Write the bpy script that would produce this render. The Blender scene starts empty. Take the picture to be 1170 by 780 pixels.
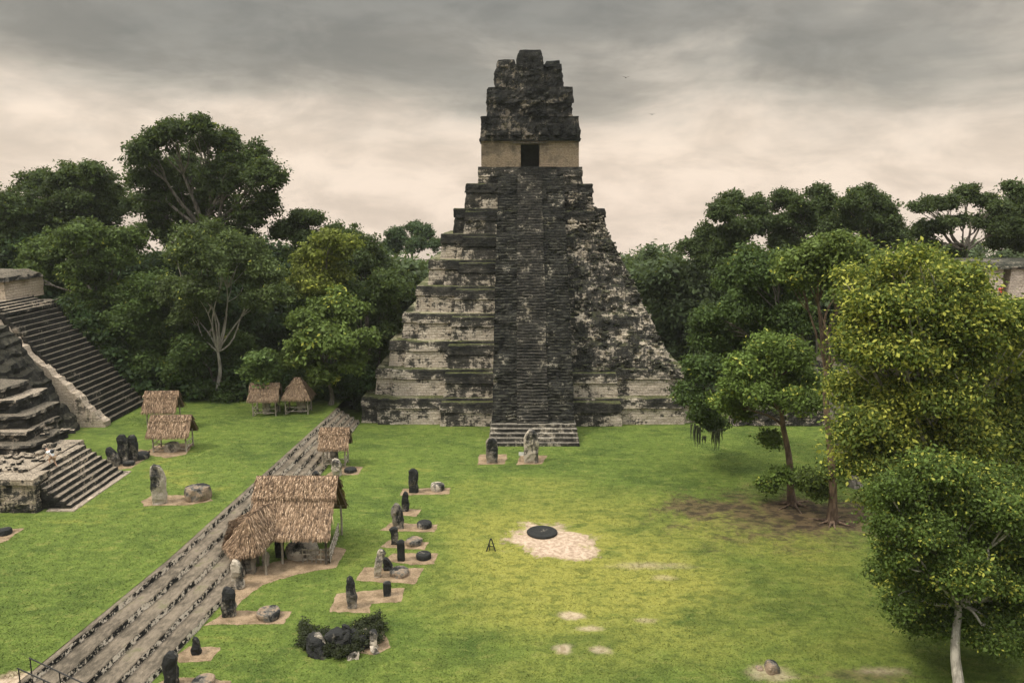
import bpy, bmesh, math, random
import numpy as np
from mathutils import Vector, noise as mn

SC = bpy.context.scene
COL = SC.collection
R = math.radians

# ------------------------------------------------------------------ camera, world, sun, exposure
FPX, CX, CY, CAMH = 900.0, 585.0, 390.0, 25.0
PITCH = math.atan(153.0 / FPX)
cam_data = bpy.data.cameras.new('camera')
cam = bpy.data.objects.new('camera', cam_data)
COL.objects.link(cam)
cam.location = (0, 0, CAMH)
cam.rotation_euler = (math.pi / 2 - PITCH, 0, 0)
cam_data.sensor_width = 36.0
cam_data.lens = 36.0 * FPX / 1170.0
cam_data.clip_start = 0.5
cam_data.clip_end = 6000
SC.camera = cam

SUN_EL, SUN_AZ = R(56), R(-112)      # azimuth measured from +Y towards +X: behind the camera, to the left
SUN_STRENGTH = 2.6
SKY_ZENITH = 3.2
SC.view_settings.view_transform = 'Standard'
SC.view_settings.look = 'None'
SC.view_settings.exposure = 0.25
SC.view_settings.gamma = 1.0
SC.cycles.use_denoising = True
SC.cycles.max_bounces = 6
SC.cycles.diffuse_bounces = 3
SC.cycles.transmission_bounces = 3
SC.cycles.volume_bounces = 1
SC.cycles.caustics_reflective = False
SC.cycles.caustics_refractive = False


class NT:
    """small helper that adds nodes; socket values may be numbers, tuples or other sockets"""
    def __init__(self, tree):
        self.t = tree
        tree.nodes.clear()

    def n(self, kind, inp=None, **kw):
        nd = self.t.nodes.new(kind)
        for k, v in kw.items():
            setattr(nd, k, v)
        for k, v in (inp or {}).items():
            s = nd.inputs[k]
            if isinstance(v, bpy.types.NodeSocket):
                self.t.links.new(v, s)
            else:
                s.default_value = v
        return nd

    def math(self, op, a, b=0.0, c=None, clamp=False):
        i = {0: a, 1: b}
        if c is not None:
            i[2] = c
        return self.n('ShaderNodeMath', i, operation=op, use_clamp=clamp).outputs[0]

    def mix(self, f, a, b, blend='MIX'):
        return self.n('ShaderNodeMix', {0: f, 6: a, 7: b}, data_type='RGBA', blend_type=blend).outputs[2]

    def noise(self, vec, scale, detail=5.0, rough=0.55, dist=0.0):
        return self.n('ShaderNodeTexNoise', {'Vector': vec, 'Scale': scale, 'Detail': detail, 'Roughness': rough, 'Distortion': dist}).outputs[0]

    def ramp(self, f, lo, hi, a=0.0, b=1.0, smooth=True):
        return self.n('ShaderNodeMapRange', {0: f, 1: lo, 2: hi, 3: a, 4: b}, interpolation_type='SMOOTHSTEP' if smooth else 'LINEAR').outputs[0]

    def vscale(self, v, s):
        return self.n('ShaderNodeVectorMath', {0: v, 1: s}, operation='MULTIPLY').outputs[0]

    def link(self, a, b):
        self.t.links.new(a, b)


def c4(r, g, b):
    return (r, g, b, 1.0)


world = bpy.data.worlds.new('World')
SC.world = world
world.use_nodes = True
w = NT(world.node_tree)
sky = w.n('ShaderNodeTexSky', sky_type='NISHITA')
sky.sun_disc = False
sky.sun_elevation = SUN_EL
sky.sun_rotation = SUN_AZ
sky.air_density = 2.0
sky.dust_density = 4.0
d = w.n('ShaderNodeTexCoord').outputs['Generated']
sx = w.n('ShaderNodeSeparateXYZ', {0: d})
el = w.math('MAXIMUM', sx.outputs[2], 0.0)
cp = w.vscale(d, (1.0, 1.0, 2.3))
n1 = w.noise(cp, 2.1, 6, 0.55, 0.5)
n2 = w.noise(w.vscale(d, (1.0, 1.0, 3.6)), 3.4, 7, 0.55, 0.4)
nmix = w.math('ADD', w.math('MULTIPLY', n1, 0.55), w.math('MULTIPLY', n2, 0.45))
shift = w.math('MULTIPLY', w.math('SUBTRACT', nmix, 0.5), 0.52)
h = w.math('ADD', el, w.math('MULTIPLY', shift, w.ramp(el, 0.0, 0.12, 0.45, 1.0)))
cr = w.n('ShaderNodeValToRGB', {0: h})
els = cr.color_ramp.elements
els[0].position, els[0].color = 0.0, c4(0.80, 0.665, 0.545)
els[1].position, els[1].color = 1.0, c4(1.0, 1.0, 0.98)
for p, col in ((0.05, (0.80, 0.67, 0.55)), (0.09, (0.68, 0.58, 0.485)), (0.135, (0.50, 0.445, 0.38)), (0.19, (0.30, 0.28, 0.247)), (0.27, (0.225, 0.218, 0.198)),
               (0.36, (0.24, 0.24, 0.23)), (0.6, (0.75, 0.75, 0.73))):
    e = els.new(p)
    e.color = c4(*col)
wisp = w.ramp(w.noise(w.vscale(d, (1.0, 1.0, 2.6)), 7.0, 7, 0.6, 0.3), 0.35, 0.65, 0.86, 1.13)
vis = w.mix(1.0, cr.outputs[0], w.n('ShaderNodeCombineColor', {0: wisp, 1: wisp, 2: wisp}).outputs[0], 'MULTIPLY')
zen = w.ramp(el, 0.32, 0.9, 1.0, SKY_ZENITH)
cloud = w.n('ShaderNodeVectorMath', {0: vis, 'Scale': zen}, operation='SCALE').outputs[0]
bg1 = w.n('ShaderNodeBackground', {'Color': cloud, 'Strength': 1.0})
bg2 = w.n('ShaderNodeBackground', {'Color': sky.outputs[0], 'Strength': 0.06})
mixs = w.n('ShaderNodeMixShader', {0: 0.12, 1: bg1.outputs[0], 2: bg2.outputs[0]})
out = w.n('ShaderNodeOutputWorld', {'Surface': mixs.outputs[0]})

sun_data = bpy.data.lights.new('sun', 'SUN')
sun_data.energy = SUN_STRENGTH
sun_data.angle = R(11)
sun_data.color = (1.0, 0.92, 0.78)
sun = bpy.data.objects.new('sun', sun_data)
COL.objects.link(sun)
sdir = Vector((math.sin(SUN_AZ) * math.cos(SUN_EL), math.cos(SUN_AZ) * math.cos(SUN_EL), math.sin(SUN_EL)))
sun.rotation_euler = sdir.to_track_quat('Z', 'Y').to_euler()
sun.location = (0, 0, 120)

# ------------------------------------------------------------------ helpers
SP, CP = math.sin(PITCH), math.cos(PITCH)


def ray(px, py):
    u, v = (px - CX) / FPX, (CY - py) / FPX
    return np.array((u, CP + v * SP, -SP + v * CP))


def G(px, py, z=0.0):
    """the point of the level z that the photo shows at this place"""
    r = ray(px, py)
    t = (z - CAMH) / r[2]
    return np.array((r[0] * t, r[1] * t, z))


def P(px, py, Y):
    """the point at depth Y that the photo shows at this place"""
    r = ray(px, py)
    t = Y / r[1]
    return np.array((r[0] * t, Y, CAMH + r[2] * t))


def PXM(py, Y):
    """metres for one photo pixel at depth Y"""
    return Y / ray(CX, py)[1] / FPX


def origin_of(o):
    v = Vector((0, 0, 0))
    while o is not None:
        v += o.location
        o = o.parent
    return np.array(v)


def tag(o, label=None, cat=None, group=None, kind=None):
    if label: o['label'] = label
    if cat: o['category'] = cat
    if group: o['group'] = group
    if kind: o['kind'] = kind
    return o


def thing(name, label, cat, loc, group=None):
    o = bpy.data.objects.new(name, None)
    COL.objects.link(o)
    o.location = tuple(float(a) for a in loc)
    o.empty_display_size = 0.3
    return tag(o, label, cat, group)


def make_mesh(name, V, F, attrs=None, smooth=False):
    """V: n x 3 array; F: list of faces or m x k array"""
    me = bpy.data.meshes.new(name)
    V = np.asarray(V, dtype=np.float32)
    if isinstance(F, np.ndarray):
        m, k = F.shape
        me.vertices.add(len(V)); me.vertices.foreach_set('co', V.ravel())
        me.loops.add(m * k); me.loops.foreach_set('vertex_index', F.astype(np.int32).ravel())
        me.polygons.add(m)
        me.polygons.foreach_set('loop_start', np.arange(0, m * k, k, dtype=np.int32))
        me.update(calc_edges=True)
    else:
        me.from_pydata([tuple(map(float, v)) for v in V], [], [tuple(int(i) for i in f) for f in F])
        me.update()
    for an, arr in (attrs or {}).items():
        a = me.attributes.new(an, 'FLOAT', 'FACE')
        a.data.foreach_set('value', np.asarray(arr, dtype=np.float32))
    if smooth:
        me.polygons.foreach_set('use_smooth', np.ones(len(me.polygons), dtype=bool))
    return me


def link(name, me, m, parent=None, loc=None):
    o = bpy.data.objects.new(name, me)
    COL.objects.link(o)
    if m is not None:
        me.materials.append(m)
    if parent is not None:
        o.parent = parent
        off = origin_of(parent)
    else:
        off = np.array(loc if loc is not None else (0, 0, 0), dtype=float)
        o.location = tuple(off)
    n = len(me.vertices)
    co = np.empty(n * 3, dtype=np.float32)
    me.vertices.foreach_get('co', co)
    co = co.reshape(-1, 3) - off.astype(np.float32)
    me.vertices.foreach_set('co', co.ravel())
    me.update()
    return o


def nz(p, s=1.0, seed=0.0, oct=3):
    return mn.fractal(Vector((p[0] * s + seed, p[1] * s - seed * 0.7, p[2] * s + seed * 1.3)), 1.0, 2.0, oct)


class MB:
    """collects shapes in world space and links them as ONE mesh object"""
    def __init__(self):
        self.V, self.F, self.A = [], [], []

    def add(self, V, F, a=0.5):
        o = len(self.V)
        self.V.extend([tuple(v) for v in V])
        for f in F:
            self.F.append(tuple(i + o for i in f))
            self.A.append(a)

    def box(self, c, s, rz=0.0, a=0.5, taper=1.0, jitter=0.0, rnd=random):
        hx, hy, hz = s[0] / 2, s[1] / 2, s[2] / 2
        cs, sn = math.cos(rz), math.sin(rz)
        V = []
        for z, k in ((-hz, 1.0), (hz, taper)):
            for x, y in ((-hx, -hy), (hx, -hy), (hx, hy), (-hx, hy)):
                x, y = x * k, y * k
                V.append((c[0] + x * cs - y * sn + rnd.uniform(-jitter, jitter), c[1] + x * sn + y * cs + rnd.uniform(-jitter, jitter),
                          c[2] + z + rnd.uniform(-jitter, jitter)))
        self.add(V, [(3, 2, 1, 0), (4, 5, 6, 7), (0, 1, 5, 4), (1, 2, 6, 5), (2, 3, 7, 6), (3, 0, 4, 7)], a)

    def tube(self, pts, rad, seg=7, a=0.5, cap=True):
        pts = [Vector(p) for p in pts]
        V, F = [], []
        n = len(pts)
        prev = None
        for i, p in enumerate(pts):
            t = (pts[min(i + 1, n - 1)] - pts[max(i - 1, 0)])
            if t.length < 1e-6: t = Vector((0, 0, 1))
            t.normalize()
            if prev is None:
                ref = Vector((1, 0, 0)) if abs(t.x) < 0.8 else Vector((0, 1, 0))
                x = ref - t * ref.dot(t)
            else:
                x = prev - t * prev.dot(t)
            x.normalize(); prev = x
            y = t.cross(x)
            r = rad[i] if hasattr(rad, '__len__') else rad
            for k in range(seg):
                an = 2 * math.pi * k / seg
                V.append(p + x * (r * math.cos(an)) + y * (r * math.sin(an)))
        for i in range(n - 1):
            for k in range(seg):
                k2 = (k + 1) % seg
                F.append((i * seg + k, i * seg + k2, (i + 1) * seg + k2, (i + 1) * seg + k))
        if cap:
            F.append(tuple(range(seg - 1, -1, -1)))
            F.append(tuple((n - 1) * seg + k for k in range(seg)))
        self.add(V, F, a)

    def prism(self, poly, prof, seg=0.6, amp=0.06, nscale=0.7, seed=0.0, vseg=0.5, course=0.0, cap=True, topamp=None):
        """poly: right-angled plan, counter-clockwise; prof: (z, inset) pairs from the bottom up; walls are displaced like worn masonry"""
        n = len(poly)
        nrm = []
        for i in range(n):
            a, b = np.array(poly[i]), np.array(poly[(i + 1) % n])
            e = (b - a) / max(np.linalg.norm(b - a), 1e-9)
            nrm.append(np.array((e[1], -e[0])))
        rows = []
        for i in range(len(prof) - 1):
            (z0, i0), (z1, i1) = prof[i], prof[i + 1]
            k = max(1, int(math.ceil(abs(z1 - z0) / vseg)))
            for j in range(k):
                f = j / k
                rows.append((z0 + (z1 - z0) * f, i0 + (i1 - i0) * f))
        rows.append(prof[-1])
        # per perimeter sample: corner index and fraction
        samp = []
        for i in range(n):
            a, b = np.array(poly[i]), np.array(poly[(i + 1) % n])
            k = max(1, int(round(np.linalg.norm(b - a) / seg)))
            for j in range(k):
                samp.append((i, j / k))
        V, F = [], []
        m = len(samp)
        for z, ins in rows:
            cor = [np.array(poly[i]) - (nrm[i - 1] + nrm[i]) * ins for i in range(n)]
            for (i, f) in samp:
                p = cor[i] * (1 - f) + cor[(i + 1) % n] * f
                nn = nrm[i] if f > 0 else (nrm[i - 1] + nrm[i])
                dd = 0.0
                if amp:
                    q = (p[0], p[1], z)
                    dd = amp * nz(q, nscale, seed, 4)
                    if course:
                        c = math.floor(z / course)
                        dd += amp * 0.6 * nz((p[0], p[1], c * 7.7), 0.9, seed + 3, 2)
                V.append((p[0] + nn[0] * dd, p[1] + nn[1] * dd, z + (0.35 * amp * nz((p[0], p[1], z), 0.5, seed + 9, 2) if (ins or z > prof[0][0]) else 0)))
        for r in range(len(rows) - 1):
            for k in range(m):
                k2 = (k + 1) % m
                F.append((r * m + k, r * m + k2, (r + 1) * m + k2, (r + 1) * m + k))
        if cap:
            F.append(tuple((len(rows) - 1) * m + k for k in range(m)))
        self.add(V, F)

    def build(self, name, m, parent=None, loc=None, smooth=False, attr=False):
        me = make_mesh(name, np.array(self.V), self.F, {'rnd': self.A} if attr else None, smooth)
        return link(name, me, m, parent, loc)


def rect(x0, x1, y0, y1):
    return [(x0, y0), (x1, y0), (x1, y1), (x0, y1)]


# ------------------------------------------------------------------ materials
def material(name):
    m = bpy.data.materials.new(name)
    m.use_nodes = True
    return m, NT(m.node_tree)


def finish(t, color, rough=0.9, bump=None, dist=0.05, spec=0.3, strength=1.0):
    i = {'Base Color': color, 'Roughness': rough, 'Specular IOR Level': spec}
    b = t.n('ShaderNodeBsdfPrincipled', i)
    if bump is not None:
        bn = t.n('ShaderNodeBump', {'Height': bump, 'Distance': dist, 'Strength': strength})
        t.link(bn.outputs[0], b.inputs['Normal'])
    t.n('ShaderNodeOutputMaterial', {'Surface': b.outputs[0]})


def pos(t):
    return t.n('ShaderNodeNewGeometry').outputs['Position']


def ellipse_mask(t, P_, cx, cy, rx, ry, wob, soft=0.35):
    """1 inside an ellipse of the ground with an uneven rim"""
    v = t.n('ShaderNodeVectorMath', {0: P_, 1: (cx, cy, 0)}, operation='SUBTRACT').outputs[0]
    v = t.vscale(v, (1.0 / rx, 1.0 / ry, 0.0))
    l = t.n('ShaderNodeVectorMath', {0: v}, operation='LENGTH').outputs[1]
    l = t.math('ADD', l, wob)
    return t.ramp(l, 1.0 - soft, 1.0 + soft, 1.0, 0.0)


def grass_material():
    m, t = material('grass_turf')
    P_ = pos(t)
    big = t.noise(P_, 0.055, 4, 0.55, 0.4)
    mid = t.noise(t.vscale(P_, (0.8, 1.3, 1.0)), 0.32, 5, 0.6, 0.5)
    fine = t.noise(P_, 2.6, 6, 0.7)
    tuft = t.noise(P_, 9.0, 4, 0.7)
    dark, midc, yel = c4(0.055, 0.090, 0.016), c4(0.108, 0.153, 0.027), c4(0.255, 0.245, 0.050)
    f = t.math('ADD', t.math('MULTIPLY', big, 0.5), t.math('MULTIPLY', mid, 0.5))
    col = t.mix(t.ramp(f, 0.38, 0.53), dark, midc)
    # yellower turf around the altar in the middle of the plaza
    a = G(690, 640)
    wob0 = t.math('MULTIPLY', t.math('SUBTRACT', mid, 0.5), 3.0)
    worn = ellipse_mask(t, P_, a[0], a[1], 15, 17, wob0, 0.8)
    yf = t.math('ADD', t.math('SUBTRACT', f, 0.06), t.math('MULTIPLY', worn, 0.21))
    col = t.mix(t.ramp(yf, 0.50, 0.68), col, yel)
    clump = t.noise(t.vscale(P_, (0.8, 1.2, 1.0)), 1.15, 6, 0.68, 0.4)
    col = t.mix(t.ramp(clump, 0.54, 0.38, 0.0, 0.50), col, c4(0.048, 0.072, 0.014))
    col = t.mix(t.ramp(clump, 0.53, 0.66, 0.0, 0.5), col, c4(0.20, 0.205, 0.055))
    col = t.mix(t.ramp(fine, 0.54, 0.36, 0.0, 0.38), col, c4(0.044, 0.064, 0.013))
    col = t.mix(t.ramp(tuft, 0.52, 0.66, 0.0, 0.28), col, c4(0.24, 0.25, 0.075))
    col = t.mix(t.ramp(tuft, 0.48, 0.34, 0.0, 0.35), col, c4(0.028, 0.038, 0.010))
    # bare earth, and one patch of tree shade drawn as soil
    wob = t.math('ADD', t.math('MULTIPLY', t.math('SUBTRACT', t.noise(P_, 0.45, 6, 0.68, 0.6), 0.5), 5.5), t.math('MULTIPLY', t.math('SUBTRACT', fine, 0.5), 2.6))
    brown = t.mix(t.ramp(clump, 0.4, 0.6), c4(0.042, 0.030, 0.020), c4(0.115, 0.082, 0.044))
    sand = t.mix(t.ramp(fine, 0.38, 0.6), c4(0.30, 0.215, 0.15), c4(0.50, 0.385, 0.29))
    for (qx, qy, rx, ry, c, amt, soft) in (
            (890, 590, 6.6, 4.6, brown, 0.85, 0.75), (940, 588, 4.5, 3.2, brown, 0.95, 0.4), (800, 580, 3.2, 2.2, brown, 0.8, 0.5),
            (1005, 590, 2.8, 2.2, brown, 0.95, 0.4),  # shadow below the trees, put into the ground colour
            (628, 616, 3.05, 2.75, sand, 0.97, 0.22), (652, 630, 2.0, 1.5, sand, 0.95, 0.3),
            (655, 703, 0.75, 0.42, sand, 0.75, 0.5), (676, 718, 0.75, 0.30, sand, 0.6, 0.6), (643, 741, 0.45, 0.5, sand, 0.65, 0.6), (686, 742, 0.5, 0.4, sand, 0.55, 0.6),
            (742, 646, 2.2, 0.5, sand, 0.42, 0.8), (738, 708, 0.6, 0.3, sand, 0.4, 0.7), (985, 772, 2.4, 0.7, brown, 0.6, 0.7), (1010, 766, 1.2, 0.4, sand, 0.4, 0.7), (880, 768, 1.1, 0.7, sand, 0.5, 0.6),
            (760, 660, 0.7, 0.4, sand, 0.35, 0.7)):
        g = G(qx, qy)
        k = ellipse_mask(t, P_, g[0], g[1], rx, ry, t.math('MULTIPLY', wob, 0.5 if c is sand else 0.62), soft)
        col = t.mix(t.math('MULTIPLY', k, amt), col, c)
    g = G(10, 790, 1.8)
    k = ellipse_mask(t, P_, g[0], g[1], 3.2, 1.4, t.math('MULTIPLY', wob, 0.5), 0.4)
    col = t.mix(t.math('MULTIPLY', k, 0.85), col, sand)
    # forest floor beyond the mown plaza
    sp = t.n('ShaderNodeSeparateXYZ', {0: P_})
    yy = t.math('ADD', sp.outputs[1], t.math('MULTIPLY', wob, 2.0))
    xx = t.math('ADD', sp.outputs[0], t.math('MULTIPLY', wob, 2.0))
    wood = t.math('MAXIMUM', t.ramp(yy, 95, 98), t.ramp(xx, 47, 51))
    col = t.mix(wood, col, t.mix(fine, c4(0.022, 0.022, 0.012), c4(0.05, 0.06, 0.02)))
    bump = t.math('ADD', t.math('MULTIPLY', fine, 0.6), t.math('MULTIPLY', tuft, 0.5))
    finish(t, col, 0.95, bump, 0.18, 0.15)
    return m


def stone_material(name, bias=0.0, tier=0.0, moss=0.5, light=(0.47, 0.41, 0.33), dark=(0.013, 0.013, 0.012), mid=(0.052, 0.048, 0.040), zoff=0.0, scale=1.0, band=1.0, joints=0.5, topcol=((0.060, 0.066, 0.026), (0.17, 0.18, 0.055))):
    """old limestone: pale where the plaster is left, black with lichen elsewhere, moss on its ledges"""
    m, t = material(name)
    g = t.n('ShaderNodeNewGeometry')
    P_ = g.outputs['Position']
    nrm = t.n('ShaderNodeSeparateXYZ', {0: g.outputs['Normal']}).outputs[2]
    n1 = t.noise(t.vscale(P_, (1, 1, 1.5)), 0.26 * scale, 5, 0.62, 0.3)
    n2 = t.noise(t.vscale(P_, (1, 1, 2.6 * band)), 0.95 * scale, 6, 0.7, 0.2)
    n3 = t.noise(t.vscale(P_, (1, 1, 2.0)), 4.2 * scale, 5, 0.72)
    drip = t.noise(t.vscale(P_, (1.6, 1.6, 0.16)), 1.1 * scale, 4, 0.62, 0.2)
    f = t.math('ADD', t.math('ADD', t.math('MULTIPLY', n1, 0.50), t.math('MULTIPLY', n2, 0.30)), t.math('MULTIPLY', n3, 0.20))
    f = t.math('ADD', t.math('MULTIPLY', f, 0.82), t.math('MULTIPLY', drip, 0.18))
    f = t.math('ADD', t.math('MULTIPLY', t.math('SUBTRACT', f, 0.5), 1.25), t.math('ADD', bias, 0.5))
    if tier:
        z = t.n('ShaderNodeSeparateXYZ', {0: P_}).outputs[2]
        fr = t.math('FRACT', t.math('DIVIDE', t.math('SUBTRACT', z, zoff), tier))
        fr = t.math('ADD', fr, t.math('MULTIPLY', t.math('SUBTRACT', drip, 0.5), 1.4))
        up = t.ramp(fr, 0.40, 0.95, 0.0, 0.10)
        f = t.math('SUBTRACT', f, t.math('SUBTRACT', up, 0.042))
        xa_ = t.math('ABSOLUTE', t.math('SUBTRACT', t.n('ShaderNodeSeparateXYZ', {0: P_}).outputs[0], 2.2))
        f = t.math('ADD', f, t.ramp(xa_, 8.5, 12.5, -0.018, 0.018))
        hi = t.ramp(z, 10, 25, 0.0, 0.06)
        f = t.math('SUBTRACT', f, hi)
    pale = t.ramp(f, 0.525, 0.575)
    midm = t.ramp(f, 0.40, 0.55)
    col = t.mix(midm, c4(*dark), c4(*mid))
    col = t.mix(t.ramp(n3, 0.62, 0.72, 0.0, 0.5), col, c4(light[0] * 0.5, light[1] * 0.5, light[2] * 0.5))
    pl = t.mix(t.ramp(n3, 0.35, 0.65), c4(light[0] * 0.62, light[1] * 0.60, light[2] * 0.56), c4(*light))
    col = t.mix(pale, col, pl)
    # courses of stone: dark joints
    sp = t.n('ShaderNodeSeparateXYZ', {0: P_})
    uv = t.n('ShaderNodeCombineXYZ', {0: t.math('ADD', sp.outputs[0], t.math('MULTIPLY', sp.outputs[1], 0.83)), 1: t.math('ADD', sp.outputs[2], t.math('MULTIPLY', t.math('SUBTRACT', n2, 0.5), 0.12)), 2: 0.0}).outputs[0]
    br = t.n('ShaderNodeTexBrick', {'Vector': uv, 'Color1': c4(0, 0, 0), 'Color2': c4(0.4, 0.4, 0.4), 'Mortar': c4(1, 1, 1), 'Scale': 1.0, 'Mortar Size': 0.028, 'Mortar Smooth': 0.4, 'Brick Width': 0.74, 'Row Height': 0.31, 'Bias': 0.0})
    joint = t.ramp(br.outputs[0], 0.45, 1.0)
    joint = t.math('MULTIPLY', joint, t.ramp(n3, 0.40, 0.56, 0.25, 1.0))
    col = t.mix(t.math('MULTIPLY', joint, joints), col, c4(0.018, 0.017, 0.014))
    # moss on top faces
    top = t.math('MULTIPLY', t.ramp(nrm, 0.45, 0.8), moss)
    mossc = t.mix(t.ramp(n3, 0.4, 0.6), c4(*topcol[0]), c4(*topcol[1]))
    col = t.mix(t.math('MULTIPLY', top, t.ramp(n2, 0.30, 0.5, 0.35, 1.0)), col, mossc)
    hgt = t.math('SUBTRACT', t.math('ADD', t.math('MULTIPLY', n3, 0.7), t.math('MULTIPLY', n2, 0.5)), t.math('MULTIPLY', joint, 0.5))
    finish(t, col, 0.92, hgt, 0.22, 0.2)
    return m


def rock_material(name, pale=0.5, light=(0.42, 0.36, 0.28), dark=(0.022, 0.022, 0.021), scale=1.0):
    m, t = material(name)
    P_ = pos(t)
    n1 = t.noise(t.vscale(P_, (1, 1, 0.55)), 0.9 * scale, 5, 0.6, 0.4)
    n3 = t.noise(P_, 6.0 * scale, 5, 0.7)
    f = t.math('ADD', t.math('MULTIPLY', n1, 0.75), t.math('MULTIPLY', n3, 0.25))
    gz = t.n('ShaderNodeSeparateXYZ', {0: t.n('ShaderNodeTexCoord').outputs['Generated']}).outputs[2]
    f = t.math('ADD', t.math('MULTIPLY', t.math('SUBTRACT', f, 0.5), 1.35), 0.5)
    f = t.math('ADD', f, t.math('SUBTRACT', t.math('ADD', pale - 0.5, 0.05), t.math('MULTIPLY', gz, 0.10)))
    col = t.mix(t.ramp(f, 0.44, 0.53), c4(*dark), c4(0.13, 0.115, 0.095))
    col = t.mix(t.ramp(f, 0.53, 0.60), col, t.mix(n3, c4(*[a * 0.6 for a in light]), c4(*light)))
    finish(t, col, 0.9, t.math('ADD', n3, t.math('MULTIPLY', n1, 0.6)), 0.12, 0.2)
    return m


def tread_material():
    """the plaza stairway: dusty treads, risers of black and pale blocks"""
    m, t = material('stair_stone')
    g = t.n('ShaderNodeNewGeometry')
    P_ = g.outputs['Position']
    nrm = t.n('ShaderNodeSeparateXYZ', {0: g.outputs['Normal']}).outputs[2]
    n1 = t.noise(P_, 0.5, 5, 0.6)
    n2 = t.noise(t.vscale(P_, (2.2, 0.9, 1)), 2.2, 6, 0.7)
    n3 = t.noise(P_, 8, 4, 0.7)
    f = t.math('ADD', t.math('MULTIPLY', n1, 0.5), t.math('MULTIPLY', n2, 0.5))
    tr = t.mix(t.ramp(f, 0.36, 0.6), c4(0.075, 0.062, 0.045), c4(0.205, 0.166, 0.122))
    tr = t.mix(t.ramp(n3, 0.55, 0.72, 0, 0.6), tr, c4(0.06, 0.052, 0.038))
    tr = t.mix(t.ramp(n2, 0.62, 0.7, 0, 0.5), tr, c4(0.26, 0.215, 0.155))
    tr = t.mix(t.ramp(n1, 0.57, 0.68, 0, 0.5), tr, c4(0.09, 0.10, 0.035))
    b1 = t.noise(t.vscale(P_, (0.1, 1.6, 2.5)), 1.5, 4, 0.75)
    b2 = t.noise(t.vscale(P_, (0.3, 1.0, 0.4)), 0.35, 3, 0.6)
    rf = t.math('ADD', t.math('MULTIPLY', b1, 0.7), t.math('MULTIPLY', b2, 0.3))
    ri = t.mix(t.ramp(rf, 0.485, 0.525), c4(0.010, 0.010, 0.009), c4(0.60, 0.52, 0.41))
    col = t.mix(t.ramp(nrm, 0.5, 0.75), ri, tr)
    finish(t, col, 0.93, t.math('ADD', n3, n2), 0.1, 0.2)
    return m


def gravel_material(name, a, b):
    m, t = material(name)
    P_ = pos(t)
    n1 = t.noise(P_, 1.1, 6, 0.7)
    n2 = t.noise(P_, 12, 4, 0.75)
    f = t.math('ADD', t.math('MULTIPLY', n1, 0.6), t.math('MULTIPLY', n2, 0.4))
    col = t.mix(t.ramp(f, 0.40, 0.59), c4(*a), c4(*b))
    n4 = t.noise(P_, 2.6, 5, 0.7)
    col = t.mix(t.ramp(n4, 0.56, 0.68, 0, 0.6), col, c4(0.075, 0.075, 0.030))
    finish(t, col, 0.95, n2, 0.05, 0.15)
    return m


def strand_material(name, a, b, c):
    """per strand colours of dry palm thatch"""
    m, t = material(name)
    at = t.n('ShaderNodeAttribute', attribute_name='rnd').outputs['Fac']
    n = t.noise(pos(t), 1.1, 4, 0.6)
    col = t.mix(t.ramp(at, 0.0, 0.6, smooth=False), c4(*a), c4(*b))
    col = t.mix(t.ramp(at, 0.6, 1.0, smooth=False), col, c4(*c))
    col = t.mix(t.ramp(n, 0.48, 0.7, 0, 0.75), col, t.mix(0.5, col, c4(0.06, 0.04, 0.03)))
    finish(t, col, 0.85, None, 0, 0.2)
    return m


def leaf_material(name):
    """object colour = leaf colour, object alpha = share of yellow tips, both fresh leaves and painted sun highlights; each spray and each leaf differs"""
    m, t = material(name)
    oi = t.n('ShaderNodeObjectInfo')
    sp = t.n('ShaderNodeAttribute', attribute_name='spray').outputs['Fac']
    rn = t.n('ShaderNodeAttribute', attribute_name='rnd').outputs['Fac']
    base = oi.outputs['Color']
    k = t.math('ADD', t.math('MULTIPLY', sp, 0.75), t.math('MULTIPLY', rn, 0.35))
    kk = t.ramp(k, 0.1, 1.0, 0.42, 2.05, smooth=False)
    col = t.n('ShaderNodeVectorMath', {0: base, 'Scale': kk}, operation='SCALE').outputs[0]
    thr = t.math('SUBTRACT', 1.0, oi.outputs['Alpha'])
    yl = t.math('GREATER_THAN', t.math('ADD', t.math('MULTIPLY', sp, 0.75), t.math('MULTIPLY', rn, 0.25)), thr)
    col = t.mix(t.math('MULTIPLY', yl, 0.85), col, c4(0.40, 0.40, 0.07))  # yellow of fresh leaves and of sunlit highlights, put into the colour
    d = t.n('ShaderNodeBsdfPrincipled', {'Base Color': col, 'Roughness': 0.6, 'Specular IOR Level': 0.14})
    tr = t.n('ShaderNodeBsdfTranslucent', {'Color': t.mix(0.5, col, c4(0.16, 0.21, 0.03))})
    mx = t.n('ShaderNodeMixShader', {0: 0.30, 1: d.outputs[0], 2: tr.outputs[0]})
    t.n('ShaderNodeOutputMaterial', {'Surface': mx.outputs[0]})
    return m


def simple_material(name, a, b, scale=3.0, rough=0.8, stretch=(1, 1, 1), dist=0.03):
    m, t = material(name)
    n = t.noise(t.vscale(pos(t), stretch), scale, 5, 0.65)
    finish(t, t.mix(t.ramp(n, 0.35, 0.65), c4(*a), c4(*b)), rough, n, dist, 0.25)
    return m


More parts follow.
